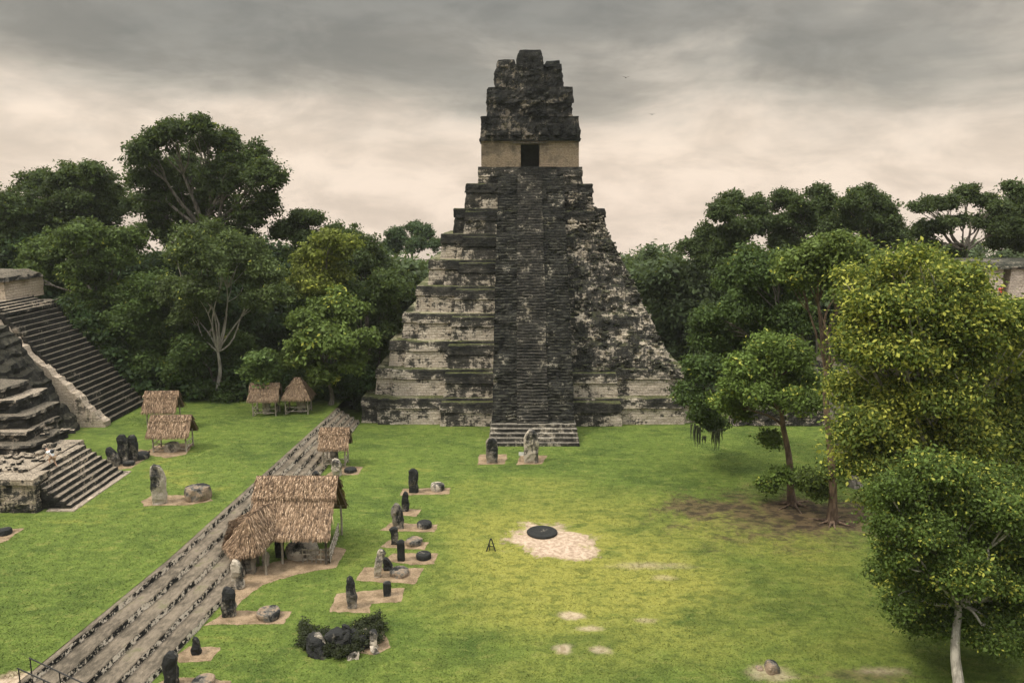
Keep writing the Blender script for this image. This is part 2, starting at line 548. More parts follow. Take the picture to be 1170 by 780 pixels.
TH = 3.11                                  # height of one terrace of the great pyramid
M = {}
M['grass'] = grass_material()
M['temple'] = stone_material('weathered_limestone', 0.030, TH, 0.65, light=(0.58, 0.50, 0.41), mid=(0.066, 0.060, 0.050))
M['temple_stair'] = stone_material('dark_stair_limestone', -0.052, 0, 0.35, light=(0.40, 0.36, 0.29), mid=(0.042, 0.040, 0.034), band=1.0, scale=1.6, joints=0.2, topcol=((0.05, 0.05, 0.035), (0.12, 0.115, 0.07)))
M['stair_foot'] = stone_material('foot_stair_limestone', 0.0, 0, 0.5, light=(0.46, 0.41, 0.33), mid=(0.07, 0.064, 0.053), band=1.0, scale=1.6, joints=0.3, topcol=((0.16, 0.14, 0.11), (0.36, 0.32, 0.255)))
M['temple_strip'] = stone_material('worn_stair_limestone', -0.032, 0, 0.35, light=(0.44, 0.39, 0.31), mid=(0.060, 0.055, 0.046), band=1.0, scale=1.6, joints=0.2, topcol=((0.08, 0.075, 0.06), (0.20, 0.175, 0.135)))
M['rubble'] = stone_material('rubble_limestone', 0.008, 0, 0.3, light=(0.54, 0.465, 0.375), band=1.0, scale=1.5, joints=0.2)
M['comb'] = stone_material('black_limestone', -0.018, 0, 0.12, light=(0.24, 0.205, 0.165), dark=(0.011, 0.011, 0.011), mid=(0.036, 0.034, 0.030), band=0.5, scale=1.5, joints=0.15)
M['plaster'] = stone_material('tan_plaster', 0.06, 0, 0.1, light=(0.33, 0.255, 0.18), mid=(0.20, 0.155, 0.11), dark=(0.10, 0.08, 0.055), band=0.35, joints=0.03)
M['ruin'] = stone_material('ruin_limestone', -0.02, 0, 0.95, light=(0.46, 0.38, 0.29), band=1.0, scale=1.6, joints=0.35, topcol=((0.17, 0.14, 0.105), (0.42, 0.345, 0.26)))
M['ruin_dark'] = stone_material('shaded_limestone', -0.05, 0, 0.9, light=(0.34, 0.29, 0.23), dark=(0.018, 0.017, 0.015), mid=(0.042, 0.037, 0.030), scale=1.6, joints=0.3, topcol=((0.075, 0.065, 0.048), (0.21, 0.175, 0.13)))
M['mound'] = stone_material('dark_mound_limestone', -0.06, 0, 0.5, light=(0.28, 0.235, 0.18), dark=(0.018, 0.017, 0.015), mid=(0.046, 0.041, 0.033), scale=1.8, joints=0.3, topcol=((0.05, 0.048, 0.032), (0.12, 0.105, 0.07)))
M['ruin_pale'] = stone_material('pale_limestone', 0.13, 0, 0.0, light=(0.62, 0.51, 0.40), mid=(0.18, 0.15, 0.115), scale=1.4, joints=0.3)
M['ruin_wall'] = stone_material('patchy_limestone', 0.055, 0, 0.95, light=(0.46, 0.38, 0.29), scale=1.8, joints=0.35, topcol=((0.17, 0.14, 0.105), (0.42, 0.345, 0.26)))
M['palace'] = stone_material('palace_limestone', 0.14, 0, 0.1, light=(0.72, 0.61, 0.52), mid=(0.40, 0.33, 0.27), joints=0.1)
M['tread'] = tread_material()
M['gravel'] = gravel_material('tan_gravel', (0.135, 0.094, 0.056), (0.285, 0.205, 0.130))
M['stela'] = rock_material('stela_stone', 0.47)
M['stela_pale'] = rock_material('pale_stela_stone', 0.60, (0.50, 0.43, 0.34))
M['stela_black'] = rock_material('black_stela_stone', 0.40)
M['stela_grey'] = rock_material('grey_stela_stone', 0.52, (0.27, 0.23, 0.18))
M['altar_brown'] = rock_material('brown_altar_stone', 0.58, (0.30, 0.22, 0.15))
M['thatch'] = strand_material('dry_palm_thatch', (0.065, 0.042, 0.027), (0.245, 0.160, 0.098), (0.47, 0.335, 0.225))
M['thatch_old'] = strand_material('old_grey_thatch', (0.08, 0.055, 0.038), (0.20, 0.135, 0.085), (0.30, 0.215, 0.14))
M['wood'] = simple_material('weathered_poles', (0.17, 0.145, 0.11), (0.40, 0.35, 0.28), 4, 0.85, (1, 1, 0.3))
M['wood_dark'] = simple_material('dark_poles', (0.045, 0.036, 0.028), (0.12, 0.10, 0.08), 4, 0.85, (1, 1, 0.3))
M['bark'] = simple_material('grey_bark', (0.07, 0.060, 0.048), (0.21, 0.185, 0.15), 3, 0.9, (1, 1, 0.25), 0.06)
M['bark_pale'] = simple_material('pale_bark', (0.21, 0.19, 0.16), (0.44, 0.40, 0.34), 3, 0.9, (1, 1, 0.25), 0.05)
M['bark_red'] = simple_material('reddish_bark', (0.070, 0.046, 0.033), (0.19, 0.130, 0.090), 3, 0.85, (1, 1, 0.3), 0.06)
M['leaf'] = leaf_material('leaves')
M['moss'] = simple_material('grey_moss', (0.045, 0.055, 0.03), (0.11, 0.12, 0.07), 6)
M['metal'] = simple_material('black_metal', (0.012, 0.012, 0.012), (0.03, 0.028, 0.026), 8, 0.5)
M['white'] = simple_material('white_sign', (0.62, 0.60, 0.55), (0.75, 0.73, 0.68), 6, 0.6)
M['skin'] = simple_material('skin', (0.42, 0.26, 0.18), (0.50, 0.32, 0.23), 9, 0.6)
M['shirt'] = simple_material('white_shirt', (0.60, 0.62, 0.64), (0.70, 0.71, 0.72), 6, 0.8)
M['cloth_dark'] = simple_material('dark_cloth', (0.02, 0.02, 0.024), (0.04, 0.04, 0.046), 6, 0.8)
M['cloth_red'] = simple_material('red_cloth', (0.45, 0.05, 0.04), (0.55, 0.07, 0.05), 6, 0.8)
M['shorts'] = simple_material('tan_cloth', (0.30, 0.20, 0.13), (0.38, 0.26, 0.17), 6, 0.8)
M['void'] = simple_material('doorway_shade', (0.03, 0.026, 0.022), (0.05, 0.045, 0.04), 1)  # darkness inside the doorway, put into the inner wall's colour

# ------------------------------------------------------------------ ground
LAWN = 1.8
BL_Y, BL_X = [15, 30, 39.2, 49, 87.3, 100], [-20.2, -19.8, -19.27, -18.5, -18.04, -17.9]
TL_Y, TL_X = [15, 30, 36.4, 49.5, 86, 100], [-26.4, -24.8, -24.1, -22.7, -20.5, -19.9]


def lineB(y): return float(np.interp(y, BL_Y, BL_X))
def lineT(y): return float(np.interp(y, TL_Y, TL_X))


def ground():
    xs = np.concatenate([[-3000, -900, -300, -120], np.arange(-60, 61, 3.0), [120, 300, 900, 3000]])
    ys = np.concatenate([[-600, -100, 0], np.arange(15, 131, 3.0), [180, 300, 900, 3500]])
    V = [(x, y, -0.10 * max(0.0, math.hypot(x, max(y, 0)) - 190)) for y in ys for x in xs]
    n = len(xs)
    F = [(j * n + i, j * n + i + 1, (j + 1) * n + i + 1, (j + 1) * n + i) for j in range(len(ys) - 1) for i in range(n - 1)]
    tag(link('ground', make_mesh('ground', V, F, smooth=True), M['grass']), kind='structure')
    ys = np.concatenate([np.arange(12, 96, 2.5), [100, 110, 125]])
    V, F = [], []
    for y in ys:
        for x in np.concatenate([[lineT(y) - 0.33, lineT(y) - 1.0], lineT(y) - np.arange(3, 80, 3.0), [-150, -400]]):
            e = 0.0
            V.append((x, y, LAWN - 0.10 * max(0.0, -x - 130)))
    n = len(V) // len(ys)
    F = [(j * n + i + 1, j * n + i, (j + 1) * n + i, (j + 1) * n + i + 1) for j in range(len(ys) - 1) for i in range(n - 1)]
    tag(link('upper_lawn', make_mesh('upper_lawn', V, F, smooth=True), M['grass']), kind='structure')


ground()


def pad(pts, z=0.0, lift=0.012, rnd=random.Random(3), wob=0.055, name='gravel_patch', mat='gravel'):
    """a patch of bare gravel cut into the turf; pts in photo pixels"""
    W = [G(x, y, z) for x, y in pts]
    ring = []
    for i, a in enumerate(W):
        b = W[(i + 1) % len(W)]
        k = max(2, int(np.linalg.norm(b - a) / 0.28))
        for j in range(k):
            p = a + (b - a) * (j / k)
            ring.append((p[0] + wob * nz(p, 1.7, 2.0) * 2 + rnd.uniform(-0.03, 0.03), p[1] + wob * nz(p, 1.7, 8.0) * 2 + rnd.uniform(-0.03, 0.03), z + lift))
    me = make_mesh(name, ring, [tuple(range(len(ring)))])
    if me.polygons[0].normal.z < 0:
        me.flip_normals()
    return tag(link(name, me, M[mat]), kind='structure')


# ------------------------------------------------------------------ plaza stairway
def plaza_stair():
    t = thing('stone_stairway', 'long low stone stairway running along the edge of the raised lawn', 'stairway', (-19, 60, 0))
    ys = np.arange(16, 90, 0.42)
    ns = 5
    rr = random.Random(4)
    for k in range(ns):
        zt, zb = LAWN - (LAWN / ns) * k, LAWN - (LAWN / ns) * (k + 1)
        V, F = [], []
        for y in ys:
            xb, xt = lineB(y), lineT(y)
            f0, f1 = (k - 0.35) / (ns - 0.35), k / (ns - 0.35)
            xi = xt + (xb - xt) * (k - 1) / (ns - 1) if k else xt - 0.30 + 0.12 * nz((y, 3, 0), 0.8, 3)
            xo = xt + (xb - xt) * k / (ns - 1)
            j1 = 0.10 * nz((k * 9, y, 0), 1.1, 1) + rr.uniform(-.025, .025)
            j2 = 0.035 * nz((k * 9, y, 3), 0.9, 2) + rr.uniform(-.012, .012)
            xm = (xi + xo) / 2
            V += [(xi - 0.12, y, zt + (-0.05 if k == 0 else 0.004)), (xm, y, zt + j2 * 0.8), (xo + j1 - 0.05, y, zt + j2), (xo + j1, y, zt - 0.05 + j2), (xo + 0.06 + j1 * 0.7, y, zb + 0.03), (xo + 0.14 + j1 * .5, y, zb - 0.06)]
        m = 6
        for j in range(len(ys) - 1):
            for i in range(m - 1):
                F.append((j * m + i, j * m + i + 1, (j + 1) * m + i + 1, (j + 1) * m + i))
        me = make_mesh('step', V, F)
        link('step', me, M['tread'], t)


plaza_stair()

# ------------------------------------------------------------------ the great pyramid
TX = 2.2
TY = 88.3


def great_pyramid():
    t = thing('temple_pyramid', 'tall stepped stone pyramid temple with steep central stairway and roof comb', 'temple', (TX, TY, 0))
    # nine terraces
    for k in range(9):
        hw, yf, yb = 20.0 - 1.47 * k, TY + 1.5 * k, TY + 34 - 1.5 * k
        z0, z1 = TH * k - (0.25 if k else 0.4), TH * (k + 1)
        za = z0 + (z1 - z0) * 0.66
        mb = MB()
        c = 2.0
        if 2 <= k <= 6:
            pl = [(TX - hw, yf + 1.5), (TX - hw + c, yf + 1.5), (TX - hw + c, yf + 0.8), (TX + 6, yf + 0.8), (TX + 6, yb), (TX - hw, yb)]
        else:
            pl = [(TX - hw, yf + 1.5), (TX - hw + c, yf + 1.5), (TX - hw + c, yf + 0.8), (TX + hw - c, yf + 0.8), (TX + hw - c, yf + 1.5), (TX + hw, yf + 1.5), (TX + hw, yb), (TX - hw, yb)]
        prof = [(z0, 0.0), (za - 0.02, 0.22), (za, 0.06), (z1 - 0.14, 0.18), (z1, 0.26)]
        amp = 0.085 if k < 7 else 0.17
        mb.prism(pl, prof, 0.55, amp, 0.6, k * 3.1, 0.38, 0.3)
        pw = 10.6 - 0.34 * k
        if k < 8:
            prof2 = [(z0, 0.0), (za - 0.34, 0.22), (za - 0.32, 0.06), (z1 - 0.44, 0.18), (z1 - 0.30, 0.26)]
            mb.prism(rect(TX - pw, TX + (5.5 if 2 <= k <= 6 else pw), yf, yf + 5), prof2, 0.55, amp, 0.6, k * 3.1 + 1.7, 0.38, 0.3)
        mb.build('terrace', M['temple'], t)
    # collapsed rubble slope on one side
    mb = MB()
    zb, zt = 2 * TH - 0.2, 7.35 * TH
    pl = rect(TX - 4.5, TX + 20.0 - 1.47 * 2 + 0.1, TY + 2.6, TY + 34 - 3)
    prof = []
    prof = []
    for i in range(49):
        z = zb + (zt - zb) * i / 48
        fr = ((z / TH) % 1.0)
        prof.append((z, (z - zb) * 0.472 + 0.10 * math.sin(fr * 6.28)))
    mb.prism(pl, prof, 0.36, 0.22, 0.8, 51.0, 0.40, 0.36)
    o = mb.build('rubble_slope', M['rubble'], t)
    # ragged stone blocks sitting on the slope
    rr = random.Random(8)
    mb = MB()
    for _ in range(650):
        z = rr.uniform(zb, zt + 4)
        f = (z - zb) * 0.472
        x1 = TX + 17.1 - f
        if rr.random() < 0.25:
            p = (x1 + rr.uniform(-0.25, 0.2), TY + 2.6 + f + rr.uniform(0, 6), z)
        else:
            p = (rr.uniform(7.2, x1), TY + 2.55 + f + rr.uniform(-0.05, 0.2), z)
        s = rr.uniform(0.18, 0.5)
        mb.box(p, (s * 1.5, s, s * 0.6), rr.uniform(-0.5, 0.5), jitter=0.09, rnd=rr)
    tag(mb.build('loose_stonework', M['rubble'], t), kind='stuff')
    # stairway: broad foot, steep flight, narrow worn strip in the middle
    sx = TX + 0.15
    mb = MB()
    y = 80.6
    for i in range(5):
        mb.prism(rect(sx - 4.85 + 0.04 * i, sx + 4.85 - 0.04 * i, y + 0.66 * i, 92), [(0.33 * i - 0.2, 0), (0.33 * (i + 1), 0.03)], 0.4, 0.05, 1.2, i * 2.0, 0.2)
    mb.build('stair_foot', M['stair_foot'], t)

    def flight(hw0, hw1, y0, z0, y1, z1, n, amp, mat, name, xc, seed, skip=0.0):
        V, F = [], []
        nx = int(hw0 * 2 / 0.28) + 1
        prof = []
        for i in range(n):
            za, zb_ = z0 + (z1 - z0) * i / n, z0 + (z1 - z0) * (i + 1) / n
            ya, yb_ = y0 + (y1 - y0) * i / n, y0 + (y1 - y0) * (i + 1) / n
            prof += [(ya, za, i), (ya + 0.02, zb_ - 0.03, i), (ya + 0.06, zb_, i)]
        for (yy, zz, i) in prof:
            f = (zz - z0) / (z1 - z0)
            hw = hw0 + (hw1 - hw0) * f
            for j in range(nx):
                x = xc - hw + 2 * hw * j / (nx - 1)
                e = nz((x, yy, zz), 0.55, seed, 3) * amp + nz((x, i * 3.3, 0), 1.6, seed + 4, 2) * amp * 0.8
                ez = nz((x, i * 3.7, 2), 1.1, seed + 6, 2) * amp * 0.5
                xe = 0.12 * nz((j * 50, 0, zz), 0.5, seed) if j in (0, nx - 1) else 0
                V.append((x + xe, yy + e, zz + ez))
        rows = len(prof)
        for r in range(rows - 1):
            for j in range(nx - 1):
                F.append((r * nx + j, r * nx + j + 1, (r + 1) * nx + j + 1, (r + 1) * nx + j))
        # flanks
        b = len(V)
        for (yy, zz, i) in prof:
            f = (zz - z0) / (z1 - z0)
            hw = hw0 + (hw1 - hw0) * f
            V.append((xc - hw, yy + 9, zz)); V.append((xc + hw, yy + 9, zz))
        for r in range(rows - 1):
            F.append((r * nx, (r + 1) * nx, b + 2 * (r + 1), b + 2 * r))
            F.append((r * nx + nx - 1, b + 2 * r + 1, b + 2 * (r + 1) + 1, (r + 1) * nx + nx - 1))
        link(name, make_mesh(name, V, F), mat, t)

    flight(4.55, 4.15, 83.85, 1.5, 102.3, 29.2, 88, 0.34, M['temple_stair'], 'stairway', sx, 3.0)
    flight(1.75, 1.55, 83.6, 1.5, 101.95, 28.9, 88, 0.17, M['temple_strip'], 'stair_strip', sx - 0.1, 9.0)
    # plinth
    hx = 605.7
    cxh = float(P(hx, 170, 104)[0])
    mb = MB()
    mb.prism([(cxh - 6.7, 103.0), (cxh - 3.3, 103.0), (cxh - 3.3, 102.3), (cxh + 3.3, 102.3), (cxh + 3.3, 103.0), (cxh + 6.7, 103.0), (cxh + 6.7, 113), (cxh - 6.7, 113)],
             [(27.8, 0), (28.9, 0.05), (28.92, -0.04), (30.1, 0.06)], 0.4, 0.10, 0.9, 21, 0.3, 0.3)
    mb.build('plinth', M['temple'], t)
    # temple house: wall with an open doorway
    mb = MB()
    wz0, wz1 = 30.05, 33.4
    dw, dz = 1.2, 33.05
    yb = 112.0
    for x0, x1, y0, y1, za, zb_ in ((cxh - 6.3, cxh - dw, 104.0, 105.6, wz0, wz1), (cxh + dw, cxh + 6.3, 104.0, 105.6, wz0, wz1), (cxh - dw, cxh + dw, 104.02, 105.6, dz, wz1),
                                   (cxh - 6.3, cxh - 4.9, 105.6, yb, wz0, wz1), (cxh + 4.9, cxh + 6.3, 105.6, yb, wz0, wz1), (cxh - 4.9, cxh + 4.9, 110.6, yb, wz0, wz1)):
        mb.prism(rect(x0, x1, y0, y1), [(za, 0), (zb_, 0.03)], 0.5, 0.025, 0.8, 5, 0.5)
    house = mb.build('temple_house', M['plaster'], t)
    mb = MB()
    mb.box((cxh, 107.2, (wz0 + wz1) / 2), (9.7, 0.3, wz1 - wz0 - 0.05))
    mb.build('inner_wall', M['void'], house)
    mb = MB()
    mb.box((cxh - 0.1, 104.0, dz + 0.13), (4.4, 0.34, 0.2))
    mb.build('lintel', M['wood_dark'], house)
    # upper zone and roof comb with worn masks
    mb = MB()
    mb.prism(rect(cxh - 6.45, cxh + 6.45, 103.75, 112), [(33.4, 0), (33.7, -0.06), (33.72, 0.05), (36.2, 0.28), (36.5, 0.22)], 0.38, 0.20, 0.9, 33, 0.35)
    for i in range(7):
        x = cxh - 5.2 + 1.73 * i
        mb.prism(rect(x - 0.6, x + 0.6, 103.55, 104.3), [(34.1, 0), (35.6, 0.12)], 0.3, 0.22, 1.3, i * 5, 0.3)
    mb.build('upper_frieze', M['comb'], t)
    mb = MB()
    mb.prism(rect(cxh - 5.6, cxh + 5.5, 105.6, 111), [(36.3, 0), (38.3, 0.14), (38.32, -0.02), (40.3, 0.16)], 0.28, 0.34, 0.9, 61, 0.35)
    mb.prism(rect(cxh - 4.55, cxh + 4.35, 106.4, 110.4), [(40.1, 0), (42.0, 0.10), (43.3, 0.40)], 0.26, 0.36, 0.9, 71, 0.33)
    mb.prism(rect(cxh - 4.35, cxh - 1.9, 106.6, 110), [(43.0, 0), (43.9, 0.22)], 0.3, 0.22, 1.1, 75, 0.3)
    mb.prism(rect(cxh - 1.75, cxh + 1.75, 105.9, 110.2), [(40.2, 0), (44.0, 0.10), (45.0, 0.42)], 0.34, 0.2, 1.0, 81, 0.33)
    mb.prism(rect(cxh + 1.85, cxh + 4.1, 106.5, 110.0), [(43.0, 0), (43.75, 0.3)], 0.3, 0.25, 1.0, 83, 0.3)
    rr = random.Random(12)
    for (x0, x1, za, zb_, yf) in ((-5.0, 4.9, 36.8, 39.4, 105.75), (-4.0, 3.9, 40.4, 42.6, 106.55), (-1.2, 1.2, 40.6, 43.8, 106.0), (-1.5, 1.5, 37.2, 39.6, 105.6)):
        for _ in range(12):
            s = rr.uniform(0.4, 0.85)
            x, z = cxh + rr.uniform(x0, x1), rr.uniform(za, zb_)
            mb.prism(rect(x - s * .7, x + s * .7, yf - rr.uniform(0.0, 0.22), yf + 0.6), [(z, 0.12), (z + s * .4, 0), (z + s, 0.16)], 0.22, 0.22, 1.4, rr.uniform(0, 90), 0.22)
    mb.build('roof_comb', M['comb'], t)


great_pyramid()


# ------------------------------------------------------------------ ruins on the raised lawn
def side_steps(mb, x0, x1, z0, z1, y0, y1, n, amp=0.05, back=8.0, seed=0.0):
    """a flight that climbs from x0 (low, right) to x1 (high, left)"""
    for i in range(n):
        za, zb = z0 + (z1 - z0) * i / n, z0 + (z1 - z0) * (i + 1) / n
        x = x0 + (x1 - x0) * i / n
        mb.prism(rect(x1 - back, x, y0, y1), [(za - 0.08, 0), (zb - 0.05, 0.02), (zb, 0.05)], 0.7, amp, 0.9, seed + i, 0.3)


def ruins():
    # back pyramid with the broad flight
    t = thing('stepped_ruin', 'stepped ruin with broad dark stairway and pale cheek wall below forest edge', 'ruin', (-50, 86, LAWN))
    mb = MB()
    side_steps(mb, -43.9, -54.2, LAWN, 13.9, 82.7, 92.0, 24, 0.06, 9.0)
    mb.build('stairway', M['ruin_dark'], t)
    mb = MB()
    pr = []
    x0, x1 = -43.6, -55.5
    V, F = [], []
    n = 44
    rr = random.Random(2)
    for i in range(n + 1):
        f = i / n
        x = x0 + (x1 - x0) * f
        z = LAWN + (14.2 - LAWN) * f + 0.12 + rr.uniform(0, 0.5)
        V += [(x, 81.6, LAWN - 0.3), (x, 81.65 + rr.uniform(-.08, .08), (LAWN + z) / 2), (x, 81.7 + rr.uniform(-.1, .1), z), (x, 82.9, z + rr.uniform(-0.1, 0.1)), (x, 82.9, LAWN - 0.3)]
    for i in range(n):
        for k in range(4):
            F.append((i * 5 + k, (i + 1) * 5 + k, (i + 1) * 5 + k + 1, i * 5 + k + 1))
    F.append((0, 1, 2, 3, 4))
    F = [f[::-1] for f in F]
    link('cheek_wall', make_mesh('cheek_wall', V, F), M['ruin_pale'], t)
    mb = MB()
    mb.prism(rect(-75, -54.6, 82.2, 95), [(10, 0), (14.1, 0.0)], 0.8, 0.12, 0.6, 4, 0.6)
    for i in range(5):
        mb.prism(rect(-75, -53.6 - i * 0.55, 83.5, 91.5), [(13.7 + .22 * i, 0), (13.96 + .22 * i, 0.03)], 0.8, 0.05, 0.8, i, 0.4)
    mb.build('upper_platform', M['ruin'], t)
    mb = MB()
    mb.prism(rect(-75, -56.6, 87.6, 95), [(14.6, 0), (16.9, 0.1)], 0.6, 0.12, 0.8, 14, 0.4)
    mb.prism(rect(-75, -58.6, 86.6, 88.5), [(14.6, 0), (17.4, 0.1)], 0.6, 0.12, 0.8, 16, 0.4)
    sh = mb.build('shrine', M['ruin_pale'], t)
    mb = MB()
    mb.prism(rect(-75.2, -56.3, 87.3, 95.2), [(16.85, 0), (17.3, 0.35), (17.8, 1.4)], 0.5, 0.4, 0.8, 18, 0.4)
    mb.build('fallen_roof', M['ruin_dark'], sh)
    # dark grassy side of the flight
    # middle mass with steep dark face
    t = thing('ruined_mound', 'steep dark ruined mound between the broad stairway and front platform', 'ruin', (-50, 76, LAWN))
    mb = MB()
    V, F = [], []
    rows = [(-45.6, LAWN - 0.3), (-46.6, 3.6), (-47.6, 5.4), (-48.9, 7.4), (-50.2, 9.6), (-51.4, 11.6), (-52.6, 13.0), (-75, 13.6)]
    rows = [(float(np.interp(q, range(len(rows)), [r_[0] for r_ in rows])) - 0.12 * math.sin(q * 12.57), float(np.interp(q, range(len(rows)), [r_[1] for r_ in rows]))) for q in np.linspace(0, len(rows) - 1, 40)]
    cols = np.arange(71.5, 80.95, 0.35)
    for (x, z) in rows:
        for y in cols:
            p = (x, y, z)
            V.append((x + 0.5 * nz(p, 0.6, 3, 4), y + 0.1 * nz(p, 0.7, 6), z + 0.3 * nz(p, 0.7, 9, 4)))
    n = len(cols)
    for r in range(len(rows) - 1):
        for j in range(n - 1):
            F.append((r * n + j, r * n + j + 1, (r + 1) * n + j + 1, (r + 1) * n + j))
    b = len(V)
    for (x, z) in rows:
        V.append((x, 71.5, LAWN - 0.3)); V.append((x, 80.9, LAWN - 0.3))
    for r in range(len(rows) - 1):
        F.append((r * n, (r + 1) * n, b + 2 * r + 2, b + 2 * r))
        F.append((r * n + n - 1, b + 2 * r + 1, b + 2 * r + 3, (r + 1) * n + n - 1))
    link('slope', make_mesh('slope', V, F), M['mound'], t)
    mb = MB()
    for i, (x, y0, z0, z1) in enumerate(((-46.2, 68.6, LAWN - .2, 5.0), (-47.3, 69.6, 4.8, 7.6), (-48.6, 70.4, 7.4, 9.6), (-50.0, 71.0, 9.4, 11.4))):
        mb.prism(rect(-75, x, y0, 73.5), [(z0, 0), (z1 - 0.4, 0.25), (z1 - .38, 0.05), (z1, 0.12)], 0.5, 0.22, 0.7, i * 7.0, 0.4, 0.3)
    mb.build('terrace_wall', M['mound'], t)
    # front platform with flight of light edged steps
    t = thing('stepped_platform', 'low stone platform with eight light edged steps and broken terraces', 'ruin', (-40, 63, LAWN))
    mb = MB()
    side_steps(mb, -34.4, -37.9, LAWN, 4.45, 58.4, 66.8, 8, 0.05, 9.0, 4)
    mb.build('stairway', M['ruin'], t)
    mb = MB()
    mb.prism(rect(-36.1, -33.9, 57.9, 67.3), [(LAWN - 0.2, 0), (LAWN + 0.07, 0.02)], 0.6, 0.05, 0.8, 2, 0.4)
    mb.build('plinth', M['ruin_pale'], t)
    mb = MB()
    mb.prism(rect(-75, -36.6, 57.6, 60), [(LAWN - 0.3, 0), (3.9, 0.15), (4.0, 0.0), (4.45, 0.1)], 0.45, 0.16, 0.9, 7, 0.35, 0.3)
    mb.prism(rect(-75, -38.2, 59.5, 68), [(LAWN, 0), (4.55, 0.05)], 0.5, 0.1, 0.9, 9, 0.5)
    mb.build('platform_wall', M['ruin_wall'], t)
    rr = random.Random(5)
    for i, (x, y0, y1, z0, z1) in enumerate(((-40.4, 63.6, 69.0, 4.4, 5.3), (-41.6, 65.0, 70.5, 5.1, 6.1), (-42.0, 66.0, 71.5, 5.9, 7.2), (-43.4, 67.0, 72, 7.0, 8.3), (-45.0, 67.8, 72, 8.1, 9.2))):
        mb = MB()
        mb.prism(rect(-75, x, y0, y1), [(z0, 0), (z1 - 0.25, 0.12), (z1 - .22, -0.05), (z1, 0.02)], 0.35, 0.26, 0.8, 40 + i * 3, 0.35, 0.3)
        mb.build('broken_terrace', M['ruin'] if i % 2 else M['ruin_dark'], t)
    mb = MB()
    for _ in range(80):
        y = rr.uniform(58.5, 67)
        mb.box((rr.uniform(-44, -38.3), y, 4.6 + (max(0, y - 63.6) * 0.35)), (rr.uniform(.15, .65), rr.uniform(.15, .6), rr.uniform(.12, .35)), rr.uniform(0, 3), jitter=0.06, rnd=rr)
    tag(mb.build('loose_stonework', M['ruin'], t), kind='stuff')


ruins()


# ------------------------------------------------------------------ palace and low wall on the far right
def palace():
    t = thing('stone_palace', 'pale stone palace on terraces half hidden behind the yellow green trees', 'palace', (56, 84, 0))
    mb = MB()
    for i, (x, z0, z1, y0) in enumerate(((41, 0, 4.6, 84), (43.5, 4.4, 9.0, 81.5), (46, 8.8, 12.6, 79.5), (47.2, 12.4, 15.6, 78.5))):
        mb.prism(rect(x, 90, y0 - 20 if i else 70, 120), [(z0 - 0.1, 0), (z1, 0.5)], 1.2, 0.2, 0.5, i * 4.0, 0.8)
    mb.build('terrace', M['ruin_dark'], t)
    mb = MB()
    for i in range(12):
        mb.prism(rect(39 - 0 + i * 0.5, 60, 72, 79), [(0.42 * i - 0.1, 0), (0.42 * (i + 1), 0.03)], 0.8, 0.06, 0.8, i, 0.4)
    mb.build('stairway', M['ruin'], t)
    mb = MB()
    x0 = float(P(1124, 320, 80)[0])
    mb.prism([(x0, 80), (x0 + 2.0, 80), (x0 + 2.0, 81.2), (x0 + 2.7, 81.2), (x0 + 2.7, 80), (x0 + 24, 80), (x0 + 24, 90), (x0, 90)], [(15.4, 0), (18.9, 0.03)], 0.6, 0.06, 0.8, 3, 0.5)
    house = mb.build('palace_wall', M['palace'], t)
    mb = MB()
    mb.prism(rect(x0 - 0.3, x0 + 24.3, 79.7, 90), [(18.85, 0), (19.1, 0.1), (19.35, 0.9)], 0.5, 0.35, 0.8, 5, 0.4)
    mb.build('roof', M['comb'], house)
    t = thing('low_stone_wall', 'low weathered stone wall at the far edge of the lawn under trees', 'wall', (33, 88.5, 0))
    mb = MB()
    xa, xb = float(P(838, 470, 88.5)[0]), float(P(1010, 470, 88.5)[0])
    mb.prism(rect(xa, xb, 88.5, 91), [(-0.2, 0), (1.5, 0.1), (1.9, 0.2)], 0.5, 0.2, 0.9, 8, 0.4, 0.3)
    mb.build('wall_base', M['rubble'], t)
    mb = MB()
    mb.prism(rect(xa + 1.4, xb, 90.5, 94), [(1.6, 0), (3.0, 0.2)], 0.5, 0.22, 0.9, 18, 0.4, 0.3)
    mb.build('upper_course', M['ruin'], t)


palace()


